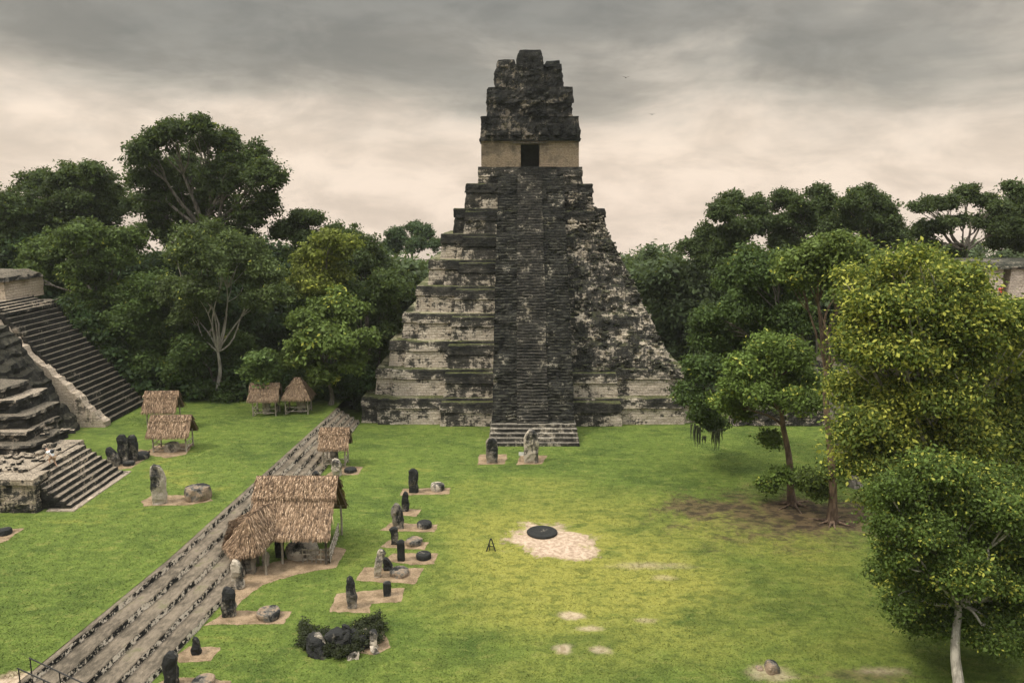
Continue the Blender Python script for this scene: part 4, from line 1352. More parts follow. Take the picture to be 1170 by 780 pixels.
def tree(label, lst, Y, base, colour, tips=0.05, seed=1, sprays=700, per=14, size=0.42, bark='bark', r0=0.45, fork=None, name='tree', depth=0.55, flat=0.85, spread=0.5,
         group=None, lobes=None, roots=False, up=0.35, shell=(0.55, 1.05), elong=1.9, extra_limbs=(), limb_scale=1.0, core=0.0):
    rnd = np.random.RandomState(seed)
    lb = px_lobes(lst, Y, rnd, depth, flat, 5, core) if lobes is None else lobes
    base = np.array(base, float)
    t = thing(name, label, 'tree', base, group)
    V, F, sp, rn = leaf_cloud(lb, rnd, int(sprays * 1.9), int(per * 1.8), size * 0.56, spread * 0.8, up, shell, elong=elong)
    me = make_mesh('crown', V, F, {'spray': sp, 'rnd': rn})
    o = link('crown', me, M['leaf'], t)
    o.color = (*colour, tips)
    mb = MB()
    cen = np.mean([l[:3] for l in lb], axis=0)
    low = min(l[2] - l[5] for l in lb)
    if fork is None:
        fork = np.array((base[0] * 0.45 + cen[0] * 0.55, base[1] * 0.45 + cen[1] * 0.55, max(base[2] + 2, low * 0.7 + cen[2] * 0.3)))
    fork = np.array(fork, float)
    pts, rad = [], []
    for i in range(8):
        f = i / 7
        p = base + (fork - base) * f + np.array((0.18 * math.sin(f * 5 + seed), 0.15 * math.cos(f * 4 + seed), 0)) * (1 if 0 < f < 1 else 0)
        p[2] -= 0.2 if i == 0 else 0
        pts.append(p); rad.append(r0 * (1.45 if i == 0 else 1.0) * (1 - 0.45 * f))
    mb.tube(pts, rad, 9)
    if roots:
        for k in range(8):
            a = 2 * math.pi * k / 8 + rnd.uniform(-.3, .3)
            l = rnd.uniform(1.0, 2.2)
            mb.tube([base + np.array((0, 0, 0.5)), base + np.array((math.cos(a) * .5, math.sin(a) * .5, 0.16)), base + np.array((math.cos(a) * l, math.sin(a) * l, 0.0))], [r0 * .55, r0 * .32, 0.03], 6)
    for (a, b, ra, rb) in extra_limbs:
        limb(mb, a, b, ra, rb, rnd, 0.05, 6)
    if not roots:
        mb.build('trunk', M[bark], t)
        mb = MB()
    L3 = np.array([l[:3] for l in lb])
    m_ = max(3, len(lb) // 9)
    seeds = [int(rnd.randint(len(lb)))]
    while len(seeds) < m_:
        dd = np.min([np.linalg.norm(L3 - L3[q], axis=1) for q in seeds], axis=0)
        seeds.append(int(np.argmax(dd)))
    own = np.argmin([np.linalg.norm(L3 - L3[q], axis=1) for q in seeds], axis=0)
    tr = np.array(pts)
    for c_ in range(m_):
        mem = np.where(own == c_)[0]
        if not len(mem):
            continue
        ctr = L3[mem].mean(axis=0)
        hd = np.linalg.norm(ctr[:2] - fork[:2])
        zst = min(fork[2], ctr[2] - 0.35 * hd)
        st = tr[int(np.argmin(np.abs(tr[:, 2] - zst)))] if roots and zst < fork[2] - 0.5 else fork
        small = 0.35 if roots and zst < fork[2] - 2 else 1.0
        jn = st + (ctr - st) * 0.60 + np.array((0, 0, 0.05 * hd))
        r1 = r0 * 0.42 * small * limb_scale
        limb(mb, st, jn, r1, r1 * 0.5, rnd, 0.09)
        for q in mem[::2]:
            limb(mb, jn, L3[q], r1 * 0.42, 0.025, rnd, 0.10, 4)
    mb.build('trunk' if roots else 'branch', M[bark], t)
    return t, lb


DK = (0.040, 0.058, 0.018)
MD = (0.060, 0.088, 0.022)
LT = (0.085, 0.120, 0.028)
YG = (0.120, 0.140, 0.026)
HILL = LAWN
FG = 'trees at the edge of the forest'

# left of the pyramid
tree('rounded dark tree on the skyline at the far left', [(35, 240, 22), (50, 222, 20), (72, 205, 22), (98, 196, 20), (122, 210, 22), (135, 235, 22), (90, 225, 30), (58, 250, 26), (110, 252, 28), (28, 262, 22), (80, 265, 26)],
     118, (-62, 118, 0), DK, 0.02, 11, 1500, 14, 0.45, 'bark', 0.6, group=FG)
tree('tallest dark tree on the left, rising above the whole forest', [(160, 178, 20), (178, 162, 18), (205, 155, 18), (226, 148, 14), (240, 170, 22), (262, 168, 20), (285, 182, 20), (302, 200, 18), (308, 225, 16), (255, 205, 30), (212, 195, 26), (172, 205, 24), (190, 232, 26), (285, 240, 24), (235, 238, 32), (158, 232, 20), (280, 264, 22), (215, 268, 24), (250, 268, 22), (180, 262, 20)],
     112, (-43, 112, 0), DK, 0.02, 12, 1900, 14, 0.45, 'bark', 0.8, group=FG)
tree('dark tree cut by the left edge of the photo', [(4, 250, 16), (14, 275, 24), (-15, 250, 26), (-30, 285, 26), (20, 295, 18), (15, 240, 16), (30, 262, 18), (-5, 280, 22)], 112, (-72, 112, 0), DK, 0.04, 13, 700, 14, 0.45, group=FG)
tree('small dark crown peeping up right of the tallest tree', [(340, 246, 13), (352, 252, 12), (334, 266, 18), (356, 272, 18), (345, 290, 20)], 112, (-29, 112, 0), DK, 0.02, 14, 650, 14, 0.42, group=FG)
tree('dark flat crown left of the pyramid on the skyline', [(385, 266, 11), (402, 272, 12), (418, 280, 14), (430, 296, 18), (408, 296, 18), (440, 318, 20), (425, 330, 22)], 114, (-21, 114, 0), DK, 0.02, 15, 800, 14, 0.42, group=FG)
tree('mid green tree above the ruined shrine on the left', [(30, 318, 18), (60, 292, 26), (95, 285, 24), (72, 320, 26), (105, 318, 26), (138, 296, 24), (135, 335, 24), (150, 270, 24), (110, 350, 22)], 101, (-52, 101, 2), MD, 0.04, 16, 1300, 14, 0.42, group=FG)
tree('grey green tree with pale forked trunk in the left forest', [(205, 295, 22), (228, 280, 22), (255, 275, 22), (282, 292, 22), (300, 312, 20), (235, 305, 24), (265, 305, 24), (200, 330, 20), (225, 335, 18), (292, 345, 18), (315, 340, 16), (212, 355, 16)],
     94, (P(249, 440, 94)[0], 94, LAWN), (0.062, 0.084, 0.028), 0.06, 17, 1350, 13, 0.36, 'bark_pale', 0.30, fork=P(249, 402, 94), limb_scale=1.0, group=FG)
tree('yellow green tree on the skyline in the middle of the left forest', [(345, 296, 14), (362, 284, 14), (376, 270, 13), (390, 285, 16), (372, 302, 18), (350, 318, 18), (384, 315, 16), (368, 332, 16), (335, 330, 14)], 97, (P(365, 440, 97)[0], 97, LAWN), YG, 0.14, 18, 900, 14, 0.42, group=FG)
tree('bright big leaved tree behind the forest edge shelters', [(345, 372, 18), (365, 352, 18), (388, 348, 18), (405, 362, 16), (412, 385, 15), (390, 385, 22), (362, 392, 20), (345, 410, 15), (398, 412, 15), (372, 425, 16), (352, 436, 9)],
     91.5, (P(378, 468, 91.5)[0], 91.5, LAWN), LT, 0.12, 19, 1050, 12, 0.52, 'bark', 0.3, group=FG)
tree('dark green tree at the top of the broad ruined stairway', [(150, 355, 26), (178, 335, 26), (168, 385, 26), (138, 395, 24), (190, 372, 26), (125, 375, 18), (160, 415, 22), (190, 425, 20)], 97, (P(160, 450, 97)[0], 97, LAWN), (0.050, 0.078, 0.020), 0.03, 20, 1300, 14, 0.40, group=FG)
tree('low dark tree in front of the pale forked trunk', [(222, 395, 22), (208, 425, 20), (245, 425, 18), (275, 395, 20), (285, 420, 18), (232, 445, 14), (262, 448, 12)], 95.5, (P(240, 462, 95.5)[0], 95.5, LAWN), (0.042, 0.066, 0.018), 0.03, 21, 950, 14, 0.38, group=FG)
tree('small bright leaved tree hanging over the left forest edge shelter', [(300, 412, 10), (288, 424, 10), (310, 424, 10), (298, 436, 8)], 88.5, (P(318, 466, 89)[0], 89.5, LAWN), (0.070, 0.105, 0.030), 0.05, 22, 260, 12, 0.45, r0=0.16, group=FG)
tree('dark leafy tree beside the left corner of the pyramid', [(428, 345, 20), (438, 375, 18), (424, 400, 20), (414, 428, 16), (440, 330, 18), (405, 335, 16), (398, 445, 14), (418, 455, 12)], 99, (P(415, 470, 99)[0], 99, 0), (0.046, 0.066, 0.020), 0.03, 23, 1000, 14, 0.4, group=FG)
tree('lone hazy tree on the skyline left of the pyramid', [(470, 258, 11), (458, 268, 11), (484, 266, 11), (492, 278, 10), (470, 276, 14), (450, 282, 12)], 165, (P(470, 300, 165)[0], 165, 4), (0.045, 0.07, 0.03), 0.02, 24, 520, 12, 0.5, group=FG)

# right of the pyramid
tree('dark tree with open crown right of the pyramid', [(822, 238, 13), (842, 232, 14), (862, 240, 14), (852, 258, 18), (812, 262, 16), (835, 275, 22), (800, 280, 16), (872, 262, 16), (815, 300, 20)], 112, (P(840, 400, 112)[0], 112, 0), DK, 0.02, 31, 1000, 14, 0.42, group=FG)
tree('dark tree with the highest tip on the right skyline', [(892, 228, 13), (912, 236, 14), (935, 220, 12), (945, 232, 14), (925, 252, 20), (888, 252, 18), (955, 256, 18), (905, 275, 22), (940, 280, 22)], 116, (P(920, 400, 116)[0], 116, 0), DK, 0.02, 32, 1000, 14, 0.42, group=FG)
tree('broad dark tree left of the flat topped tree on the skyline', [(972, 232, 14), (988, 222, 13), (1005, 232, 14), (1018, 250, 16), (985, 250, 20), (1025, 275, 18), (962, 262, 18), (1000, 275, 22)], 110, (P(995, 400, 110)[0], 110, 0), DK, 0.02, 33, 1000, 14, 0.42, group=FG)
tree('flat topped spreading tree on the right skyline with sky between its branches', [(1050, 238, 9), (1066, 232, 11), (1085, 228, 12), (1105, 226, 12), (1124, 230, 12), (1142, 238, 12), (1052, 262, 10), (1072, 256, 10), (1095, 252, 9), (1120, 254, 10), (1138, 262, 12), (1060, 282, 12), (1090, 285, 12)],
     100, (P(1105, 330, 100)[0], 100, 9), (0.040, 0.056, 0.020), 0.02, 34, 900, 12, 0.36, 'bark', 0.4, fork=P(1104, 288, 100), flat=0.55, shell=(0.3, 1.0), limb_scale=1.1, group=FG)
tree('dark tree cut by the right edge of the photo on the skyline', [(1160, 218, 11), (1172, 228, 13), (1150, 248, 18), (1172, 258, 24), (1185, 240, 22), (1155, 272, 18), (1172, 280, 16), (1140, 278, 12)], 104, (70, 104, 5), DK, 0.02, 35, 800, 14, 0.42, group=FG)
t7, lb7 = tree('dense dark tree with hanging moss on its lowest left boughs', [(835, 312, 22), (862, 300, 24), (892, 305, 24), (915, 325, 22), (842, 345, 26), (815, 362, 18), (875, 350, 28), (905, 365, 24), (822, 392, 22), (855, 392, 26), (800, 425, 15), (815, 425, 18), (792, 452, 13), (808, 462, 14), (818, 485, 9), (795, 478, 8)],
               74, G(978, 556), (0.046, 0.072, 0.020), 0.06, 36, 2400, 14, 0.34, 'bark', 0.5, group='trees on the plaza lawn', fork=P(930, 420, 73), core=0.7, limb_scale=0.7)
mb = MB()
rnd7 = random.Random(4)
for (x, y, l) in ((795, 486, 28), (800, 488, 22), (816, 492, 20), (820, 492, 26), (823, 490, 18), (806, 498, 9), (792, 484, 18)):
    for k in range(4):
        a = P(x + rnd7.uniform(-2.5, 2.5), y, 73.4 + rnd7.uniform(-.3, .3))
        q = a + np.array((rnd7.uniform(-.1, .1), 0, -l * PXM(y, 73.4) * rnd7.uniform(.6, 1)))
        mb.tube([a, (a + q) / 2 + np.array((rnd7.uniform(-.08, .08), 0, 0)), q], [0.10, 0.07, 0.015], 5)
mb.build('hanging_moss', M['moss'], t7)
A = G(906, 577)
tree('light green tree with slim dark trunk in front of the dense dark tree', [(878, 405, 20), (900, 402, 18), (855, 422, 20), (840, 442, 16), (885, 432, 24), (915, 425, 20), (930, 445, 16), (868, 455, 18), (905, 455, 18), (845, 468, 11), (828, 458, 10), (892, 545, 9), (915, 552, 8), (875, 552, 6), (880, 500, 8)],
     A[1], A, (0.085, 0.125, 0.026), 0.12, 37, 1500, 13, 0.30, 'bark_red', 0.34, fork=P(893, 470, A[1]), roots=True, group='trees on the plaza lawn', limb_scale=0.9)
Bq = G(951, 597)
f1, f2 = P(944, 425, Bq[1]), P(934, 335, Bq[1] + .5)
tree('slender tree with reddish trunk and spreading roots, light crown high above', [(905, 300, 18), (928, 290, 18), (955, 285, 18), (978, 295, 18), (918, 318, 16), (950, 312, 16), (990, 310, 16), (972, 322, 14), (935, 560, 7), (955, 540, 8), (972, 500, 10), (925, 545, 6)],
     Bq[1], Bq, (0.080, 0.110, 0.026), 0.16, 38, 1000, 13, 0.30, 'bark_red', 0.36, fork=f1, roots=True, group='trees on the plaza lawn', limb_scale=0.8,
     extra_limbs=((f1, f2, 0.2, 0.1), (f1, P(978, 372, Bq[1] - .5), 0.14, 0.07)))
tree('big yellow green tree filling the right side of the photo', [(975, 330, 18), (1000, 318, 22), (1030, 308, 24), (1062, 312, 24), (1090, 326, 22), (1128, 354, 20), (1165, 362, 22), (985, 360, 24), (1025, 352, 28), (1068, 360, 30), (1110, 378, 30), (1155, 395, 32), (972, 400, 20), (1008, 400, 28), (1050, 408, 32), (1098, 425, 32), (1150, 445, 34), (965, 445, 20), (998, 445, 28), (1040, 460, 32), (1090, 475, 32), (1145, 495, 34), (975, 490, 24), (1015, 500, 28), (1060, 515, 28), (1000, 535, 20), (1110, 525, 30), (1160, 540, 30), (1030, 545, 26), (1100, 350, 26), (1060, 345, 28), (1140, 375, 26), (1000, 350, 24), (1020, 385, 28), (975, 375, 20), (990, 520, 22), (1055, 555, 22), (1090, 445, 30), (1075, 480, 30), (1110, 500, 30), (1095, 410, 28), (1165, 470, 30), (1165, 420, 28), (1165, 385, 26), (985, 345, 18), (968, 312, 9), (1012, 298, 9), (1048, 293, 9), (1160, 515, 30), (1045, 380, 30), (1085, 400, 30), (1130, 420, 30), (1010, 470, 28), (1070, 450, 30), (1000, 570, 14), (1120, 460, 30), (1080, 540, 28)],
     47, G(1080, 690), (0.098, 0.132, 0.027), 0.41, 39, 11000, 7, 0.24, 'bark_pale', 0.42, group='trees on the plaza lawn', limb_scale=0.9, depth=0.6, shell=(0.15, 1.12), spread=0.62, core=0.7)
tree('nearest dark glossy tree with pale trunk in the lower right corner', [(1040, 555, 22), (1075, 545, 26), (1115, 548, 28), (1160, 560, 30), (1028, 590, 18), (1055, 598, 26), (1095, 600, 30), (1140, 605, 32), (1180, 610, 30), (1035, 640, 20), (1065, 645, 26), (1105, 650, 30), (1150, 655, 32), (1045, 680, 16), (1075, 690, 20), (1110, 700, 24), (1150, 708, 26), (1180, 680, 26), (1085, 575, 30), (1120, 620, 32), (1080, 660, 26), (1125, 680, 28), (1165, 690, 26), (1030, 620, 18), (1020, 575, 14), (1045, 650, 20), (1105, 575, 28), (1150, 580, 30), (1060, 560, 22), (1070, 715, 12), (1140, 730, 14), (1165, 735, 16), (1012, 598, 11), (1010, 655, 10), (1024, 690, 10), (1042, 708, 9), (1014, 560, 10), (1022, 632, 12), (1125, 728, 12)],
     39, G(1094, 800), (0.064, 0.096, 0.020), 0.20, 40, 10500, 8, 0.19, 'bark_pale', 0.30, fork=P(1095, 690, 38.7), group='trees on the plaza lawn', depth=0.5, shell=(0.2, 1.1), spread=0.5, core=0.7, limb_scale=0.8)


# ------------------------------------------------------------------ far-off wood and undergrowth
def woods():
    rnd = np.random.RandomState(5)

    def mass(name, spots, sprays, per, size, colour, tips, spread):
        lob = []
        for (x, y, zt, r) in spots:
            for k in range(6):
                a = rnd.uniform(0, 6.28)
                q = rnd.uniform(0, 0.75) * r
                rr = r * rnd.uniform(0.38, 0.6)
                lob.append((x + math.cos(a) * q, y + math.sin(a) * q, zt - rr - rnd.uniform(0, 1) * r * 0.6, rr, rr, rr * 0.8))
            for k in range(5):
                a = rnd.uniform(0, 6.28)
                rr = r * rnd.uniform(0.35, 0.5)
                lob.append((x + math.cos(a) * r * .6, y + math.sin(a) * r * .6, max(rr, zt * rnd.uniform(0.15, 0.6)), rr, rr, rr))
        V, F, sp, rn = leaf_cloud(lob, rnd, sprays * len(spots), per, size, spread)
        o = link(name, make_mesh(name, V, F, {'spray': sp, 'rnd': rn}), M['leaf'])
        o.color = (*colour, tips)
        return o
    # behind the left trees
    sp = []
    for i in range(46):
        x = rnd.uniform(-105, -24)
        y = rnd.uniform(104, 140)
        top = 25 + (237 - (278 if i % 2 else 300)) * y / 900 + rnd.uniform(-2, 2)
        sp.append((x, y, max(10, top), rnd.uniform(4, 6)))
    o = mass('forest', sp, 360, 14, 0.40, (0.030, 0.052, 0.020), 0.02, 0.7)
    tag(o, 'dark forest mass behind the trees left of the pyramid', 'forest', None, 'stuff')
    # behind the pyramid and to the right: hazy slopes
    sp = []
    for i in range(95):
        y = rnd.uniform(128, 260)
        x = rnd.uniform(-75, 190) * y / 180
        pxl = 585 + 900 * x / y
        ytop = 290 if pxl < 560 else (268 + rnd.uniform(0, 16) + max(0, (y < 180)) * 9)
        top = 25 + (237 - ytop) * y / 900
        sp.append((x, y, max(9, top + rnd.uniform(-1.5, 1.0)), rnd.uniform(4.5, 7)))
    for i in range(26):
        y = rnd.uniform(122, 165)
        x = rnd.uniform(430, 520)
        x = (x - 585) / 900 * y
        sp.append((x, y, 25 + (237 - rnd.uniform(284, 310)) * y / 900, rnd.uniform(4, 6)))
    for i in range(16):
        y = rnd.uniform(108, 125)
        x = rnd.uniform(18, 60)
        ytop = 312 + rnd.uniform(-25, 40)
        sp.append((x, y, 25 + (237 - ytop) * y / 900, rnd.uniform(3.5, 5)))
    o = mass('forest', sp, 330, 14, 0.48, (0.058, 0.080, 0.034), 0.05, 0.85)  # paler leaf colour stands in for the haze of distance
    tag(o, 'hazy green forest behind the pyramid', 'forest', None, 'stuff')
    # forest edge shrubs
    lob = []
    for i in range(120):
        x = rnd.uniform(-48, -17)
        y = rnd.uniform(93.5, 99)
        r = rnd.uniform(0.7, 1.6)
        lob.append((x, y, LAWN + r * rnd.uniform(0.5, 2.6), r, r, r * 0.9))
    for i in range(60):
        x = rnd.uniform(22, 60); y = rnd.uniform(94, 104); r = rnd.uniform(0.8, 1.9)
        lob.append((x, y, r * rnd.uniform(0.6, 2.2), r, r, r * 0.9))
    for i in range(40):
        f = rnd.random()
        lob.append((-43.5 - 10 * f + rnd.uniform(-.5, .8), rnd.uniform(92.6, 94.5), LAWN + 12 * f + rnd.uniform(-.6, .6), 0.9, 0.9, 0.8))
    V, F, spv, rn = leaf_cloud(lob, rnd, 5200, 9, 0.34, 0.42)
    o = link('undergrowth', make_mesh('undergrowth', V, F, {'spray': spv, 'rnd': rn}), M['leaf'])
    o.color = (0.034, 0.058, 0.020, 0.03)
    tag(o, 'dark undergrowth along the forest edge', 'undergrowth', None, 'stuff')


woods()


# ------------------------------------------------------------------ stone heap overgrown with dark plants
def heap():
    rr = random.Random(14)
    c = G(388, 748)
    t = thing('stone_heap', 'heap of broken dark stones overgrown with dark plants', 'stone heap', c)
    pad([(418, 722), (438, 717), (447, 739), (428, 748), (410, 745)])
    for (x, y, w_, h_, lean, m) in ((366, 748, 22, 22, -0.55, 'stela_black'), (376, 744, 12, 22, -0.6, 'stela_pale'), (396, 742, 26, 24, -0.5, 'stela_black'), (410, 736, 12, 26, -0.6, 'stela_black'), (384, 744, 12, 26, 0.45, 'stela_black'), (427, 741, 10, 22, -0.1, 'stela'), (403, 752, 14, 8, 0.5, 'stela_pale'), (430, 746, 9, 9, -0.3, 'stela_pale')):
        b = G(x, y)
        s = PXM(y, b[1])
        v, f = slab((b[0], b[1], 0), w_ * s, w_ * s * 0.7, h_ * s, (lean, 0.2), rr.uniform(-.5, .5), x * 0.3, 0.22, 0.24)
        link('rock', make_mesh('rock', v, f), M[m], t)
    cm = G(390, 746)
    V, F = [], []
    n = 28
    for j in range(8):
        k = math.cos(j / 7.2 * math.pi / 2)
        hz = 0.85 * math.sin(j / 7.2 * math.pi / 2)
        for i in range(n):
            a = 2 * math.pi * i / n
            q = (math.cos(a) * 1.95 * k, math.sin(a) * 1.15 * k, hz)
            dd = 1 + 0.28 * nz(q, 1.3, 4, 4)
            V.append((cm[0] + q[0] * dd, cm[1] + 1.0 + q[1] * dd + q[0] * 0.22, hz * (0.75 + 0.16 * q[0]) * dd - 0.03))
    for j in range(7):
        for i in range(n):
            k = (i + 1) % n
            F.append((j * n + i, j * n + k, (j + 1) * n + k, (j + 1) * n + i))
    F.append(tuple(7 * n + i for i in range(n)))
    link('earth_mound', make_mesh('earth_mound', V, F), M['stela_black'], t)
    rnd = np.random.RandomState(9)
    lob = []
    for i in range(130):
        x = rnd.uniform(346, 436)
        yb = np.interp(x, [348, 390, 432], [738, 750, 730]) + rnd.uniform(-22, 5)
        p = G(x, yb)
        r = rnd.uniform(0.16, 0.4)
        lob.append((p[0], p[1], rnd.uniform(0.08, 0.36) + max(0, (x - 395)) * 0.010 * rnd.uniform(0, 1), r, r, r))
    V, F, spv, rn = leaf_cloud(lob, rnd, 2400, 9, 0.085, 0.11)
    o = link('plants', make_mesh('plants', V, F, {'spray': spv, 'rnd': rn}), M['leaf'], t)
    o.color = (0.024, 0.028, 0.014, 0.03)


heap()

# loose boulders near the bottom edge
for (x, y, w_, h_, lab) in ((885, 770, 17, 11, 'brown boulder on bare soil near the bottom edge'), (869, 765, 8, 3, 'flat stone left of the brown boulder')):
    stela(x, y, y - h_, w_, lab, 'altar_brown', seed=x * .1, round_top=0.8, group='loose boulders on the lawn', amp=0.12, dep=0.9, name='boulder')['category'] = 'boulder'


# ------------------------------------------------------------------ people
def skin_mesh(pts, edges, rad, root=0, sub=1):
    me = bpy.data.meshes.new('body')
    me.from_pydata([tuple(p) for p in pts], edges, [])
    o = bpy.data.objects.new('body', me)
    COL.objects.link(o)
    o.modifiers.new('skin', 'SKIN')
    for i, r in enumerate(rad):
        me.skin_vertices[0].data[i].radius = (r, r) if not hasattr(r, '__len__') else r
    me.skin_vertices[0].data[root].use_root = True
    s = o.modifiers.new('sub', 'SUBSURF'); s.levels = sub; s.render_levels = sub
    dg = bpy.context.evaluated_depsgraph_get()
    res = bpy.data.meshes.new_from_object(o.evaluated_get(dg))
    V = np.array([v.co[:] for v in res.vertices]); F = [tuple(p.vertices) for p in res.polygons]
    bpy.data.objects.remove(o)
    return V, F


def person(label, base, pose, yaw, top_mat, low_mat, pack=None, scale=1.0, hair='cloth_dark'):
    t = thing('person', label, 'person', base, 'people visiting the ruins')
    cs, sn = math.cos(yaw), math.sin(yaw)

    def W(p): return (base[0] + (p[0] * cs - p[1] * sn) * scale, base[1] + (p[0] * sn + p[1] * cs) * scale, base[2] + p[2] * scale)
    J = pose
    names = ['pelvis', 'waist', 'chest', 'neck', 'chin', 'head', 'crown', 'shl', 'ell', 'wrl', 'hal', 'shr', 'elr', 'wrr', 'har', 'hil', 'knl', 'anl', 'tol', 'hir', 'knr', 'anr', 'tor']
    rad = [.14, .125, .15, .06, .06, .10, .075, .065, .048, .035, .04, .065, .048, .035, .04, .10, .065, .042, .04, .10, .065, .042, .04]
    E = [(0, 1), (1, 2), (2, 3), (3, 4), (4, 5), (5, 6), (2, 7), (7, 8), (8, 9), (9, 10), (2, 11), (11, 12), (12, 13), (13, 14), (0, 15), (15, 16), (16, 17), (17, 18), (0, 19), (19, 20), (20, 21), (21, 22)]
    pts = [W(J[n]) for n in names]
    V, F = skin_mesh(pts, E, [r * scale for r in rad], 0)
    link('body', make_mesh('body', V, F, smooth=True), M['skin'], t)
    idx = {n: i for i, n in enumerate(names)}

    def garment(nm, chain, ed, rr, mat):
        V, F = skin_mesh([W(J[n]) for n in chain], ed, [r * scale for r in rr], 0)
        link(nm, make_mesh(nm, V, F, smooth=True), M[mat], t)

    def half(a, b, f): return tuple(np.array(J[a]) + (np.array(J[b]) - np.array(J[a])) * f)
    J['ell2'], J['elr2'] = half('shl', 'ell', .6), half('shr', 'elr', .6)
    J['knl2'], J['knr2'] = half('hil', 'knl', .85), half('hir', 'knr', .85)
    garment('shirt', ['waist', 'chest', 'shl', 'ell2', 'shr', 'elr2', 'pelvis'], [(0, 1), (1, 2), (2, 3), (1, 4), (4, 5), (0, 6)], [.15, .175, .09, .075, .09, .075, .15], top_mat)
    garment('shorts', ['pelvis', 'hil', 'knl2', 'hir', 'knr2'], [(0, 1), (1, 2), (0, 3), (3, 4)], [.16, .125, .095, .125, .095], low_mat)
    hd = np.array(J['head']) * 0.4 + np.array(J['crown']) * 0.6
    J['h1'] = tuple(hd); J['h2'] = tuple(hd + np.array((0, -0.05, 0.03)))
    garment('hair', ['h1', 'h2'], [(0, 1)], [.112, .10], hair)
    if pack:
        c_ = (np.array(J['chest']) + np.array(J['waist'])) / 2 + np.array(pack)
        ax = np.array(J['chest']) - np.array(J['waist']); ax /= np.linalg.norm(ax)
        J['p1'] = tuple(c_ - ax * 0.14); J['p2'] = tuple(c_ + ax * 0.16)
        garment('backpack', ['p1', 'p2'], [(0, 1)], [.155, .14], 'cloth_dark')
    return t


# climber: faces local +y, bent forward
climb = dict(pelvis=(0, 0, .86), waist=(0, .10, 1.02), chest=(0, .30, 1.20), neck=(0, .44, 1.30), chin=(0, .50, 1.33), head=(0, .55, 1.39), crown=(0, .60, 1.46),
             shl=(-.18, .34, 1.22), ell=(-.24, .46, .98), wrl=(-.20, .62, .84), hal=(-.18, .68, .78), shr=(.18, .34, 1.22), elr=(.24, .42, .98), wrr=(.22, .60, .86), har=(.20, .66, .80),
             hil=(-.10, .02, .82), knl=(-.11, .32, .62), anl=(-.11, .18, .42), tol=(-.11, .32, .38), hir=(.10, -.02, .80), knr=(.11, .02, .44), anr=(.11, -.18, .08), tor=(.11, -.04, .03))
gp = G(66, 534, 4.1)
person('person in white shirt with dark backpack bending forward on platform steps', (gp[0] - 0.3, gp[1], 4.12), climb, R(75), 'shirt', 'shorts', pack=(0, -.16, .14), scale=1.08)
stand = dict(pelvis=(0, 0, .92), waist=(0, 0, 1.08), chest=(0, .01, 1.30), neck=(0, .01, 1.46), chin=(0, .03, 1.50), head=(0, .02, 1.58), crown=(0, .01, 1.67),
             shl=(-.18, 0, 1.38), ell=(-.25, -.03, 1.10), wrl=(-.25, .06, .86), hal=(-.25, .09, .78), shr=(.18, 0, 1.38), elr=(.25, -.03, 1.10), wrr=(.25, .06, .86), har=(.25, .09, .78),
             hil=(-.09, 0, .88), knl=(-.10, .03, .48), anl=(-.10, 0, .08), tol=(-.11, .13, .03), hir=(.09, 0, .88), knr=(.10, .03, .48), anr=(.10, 0, .08), tor=(.11, .13, .03))
gq = P(1143, 338, 78.9)
person('person in red top standing before the pale palace wall', (gq[0], 78.9, 15.58), stand, R(180), 'cloth_red', 'cloth_dark')


# ------------------------------------------------------------------ birds in the sky
for i, (x, y, s, lab) in enumerate(((180, 156, 1.0, 'tiny dark bird left of the pyramid, lower of the two'), (241, 142, 0.8, 'tiny dark bird left of the pyramid, upper of the two'),
                                    (715, 89, 0.9, 'tiny dark bird high in the sky right of the roof comb'), (745, 131, 0.8, 'tiny dark bird in the grey cloud right of the pyramid'))):
    p = P(x, y, 120)
    mb = MB()
    mb.tube([p + np.array((0, -.22, 0)), p + np.array((0, -.1, .01)), p + np.array((0, .12, 0)), p + np.array((0, .3, -.01))], [0.03, 0.075, 0.06, 0.015], 7)
    for sg in (-1, 1):
        w_ = [p + np.array((sg * .05, -.10, .02)), p + np.array((sg * .05, .10, .02)), p + np.array((sg * .32, .06, .16)), p + np.array((sg * .32, -.08, .17)), p + np.array((sg * .62, .10, .10))]
        mb.add([tuple(p + (q - p) * s) for q in w_] + [tuple(p + (q - p) * s + np.array((0, 0, .012))) for q in w_], [(0, 1, 2, 3), (3, 2, 4), (5, 8, 7, 6), (8, 9, 7)])
    tag(mb.build('bird', M['metal'], None, tuple(p)), lab, 'bird', 'birds in the sky')


# ------------------------------------------------------------------ standing blades of grass
PADS = [[(v.co.x + o.location.x, v.co.y + o.location.y) for v in o.data.vertices] for o in SC.objects if o.name.startswith('gravel_patch')]


def inside(poly, x, y):
    p = np.array(poly)
    x0, y0 = p[:, 0], p[:, 1]
    x1, y1 = np.roll(x0, -1), np.roll(y0, -1)
    res = np.zeros(len(x), bool)
    for a, b, c, d_ in zip(x0, y0, x1, y1):
        cond = ((b > y) != (d_ > y)) & (x < (c - a) * (y - b) / (d_ - b + 1e-12) + a)
        res ^= cond
    return res


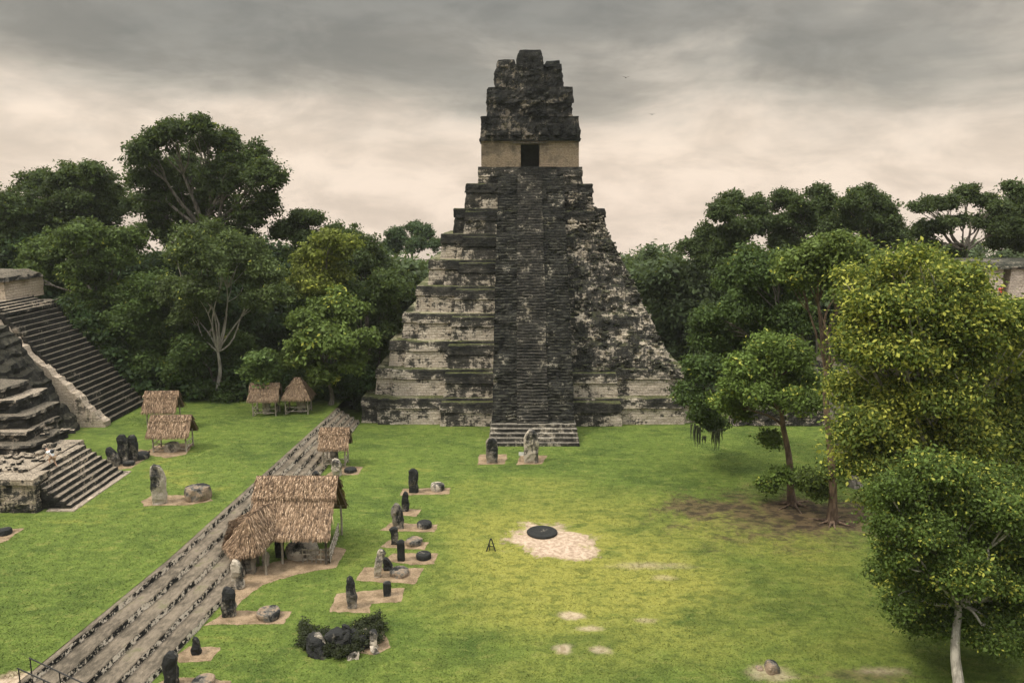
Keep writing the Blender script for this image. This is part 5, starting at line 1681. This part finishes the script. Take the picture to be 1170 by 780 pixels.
def blades():
    rnd = np.random.RandomState(3)
    N = 330000
    y = 36 + (92 - 36) * rnd.random(N) ** 1.5
    x = rnd.uniform(-52, 46, N)
    xb, xt = np.interp(y, BL_Y, BL_X), np.interp(y, TL_Y, TL_X)
    low, high = x > xb + 0.25, x < xt - 0.6
    keep = low | high
    keep &= np.abs(x) < y * 0.72
    keep &= ~((x > TX - 21) & (x < TX + 21) & (y > 88)) & ~((x > TX - 5.2) & (x < TX + 5.5) & (y > 80.3))
    keep &= ~((x < -33.8) & (y > 57) & (y < 82)) & ~((x < -43) & (y > 57))
    for (qx, qy, rx, ry) in ((890, 590, 6.6, 4.6), (940, 588, 4.5, 3.2), (628, 616, 3.0, 2.6), (652, 630, 1.9, 1.4), (655, 703, .9, .5), (676, 718, .8, .4), (643, 741, .6, .6), (686, 742, .6, .5), (1005, 590, 2.8, 2.2), (880, 768, 1.1, .7), (985, 772, 2.4, .8)):
        g = G(qx, qy)
        r = ((x - g[0]) / rx) ** 2 + ((y - g[1]) / ry) ** 2
        keep &= ~(r < rnd.uniform(0.6, 1.3, N))
    for p in PADS:
        keep &= ~inside(p, x, y)
    x, y, high = x[keep], y[keep], high[keep]
    n = len(x)
    z = np.where(high, LAWN, 0.0)
    a = rnd.uniform(0, 6.283, n)
    h_ = rnd.uniform(0.025, 0.07, n) * (1 + 0.5 * (rnd.random(n) > 0.9))
    w_ = rnd.uniform(0.02, 0.045, n)
    lx, ly = rnd.normal(size=n) * 0.07, rnd.normal(size=n) * 0.07
    V = np.empty((n, 3, 3))
    V[:, 0] = np.stack([x - np.cos(a) * w_, y - np.sin(a) * w_, z - 0.01], 1)
    V[:, 1] = np.stack([x + np.cos(a) * w_, y + np.sin(a) * w_, z - 0.01], 1)
    V[:, 2] = np.stack([x + lx, y + ly, z + h_], 1)
    o = link('grass', make_mesh('grass', V.reshape(-1, 3), np.arange(n * 3).reshape(n, 3)), M['grass'])
    tag(o, 'short mown green grass of the plaza', 'grass', None, 'stuff')


blades()


# ------------------------------------------------------------------ damp air over the forest
def haze():
    m = bpy.data.materials.new('haze')
    m.use_nodes = True
    t = NT(m.node_tree)
    v = t.n('ShaderNodeVolumePrincipled', {'Color': c4(0.90, 0.93, 0.92), 'Density': 0.00012, 'Anisotropy': 0.2})
    t.n('ShaderNodeOutputMaterial', {'Volume': v.outputs[0]})
    mb = MB()
    mb.box((20, 150, 20), (560, 340, 84))
    o = mb.build('haze', m)
    tag(o, 'thin damp haze over the forest', 'haze', None, 'stuff')


haze()
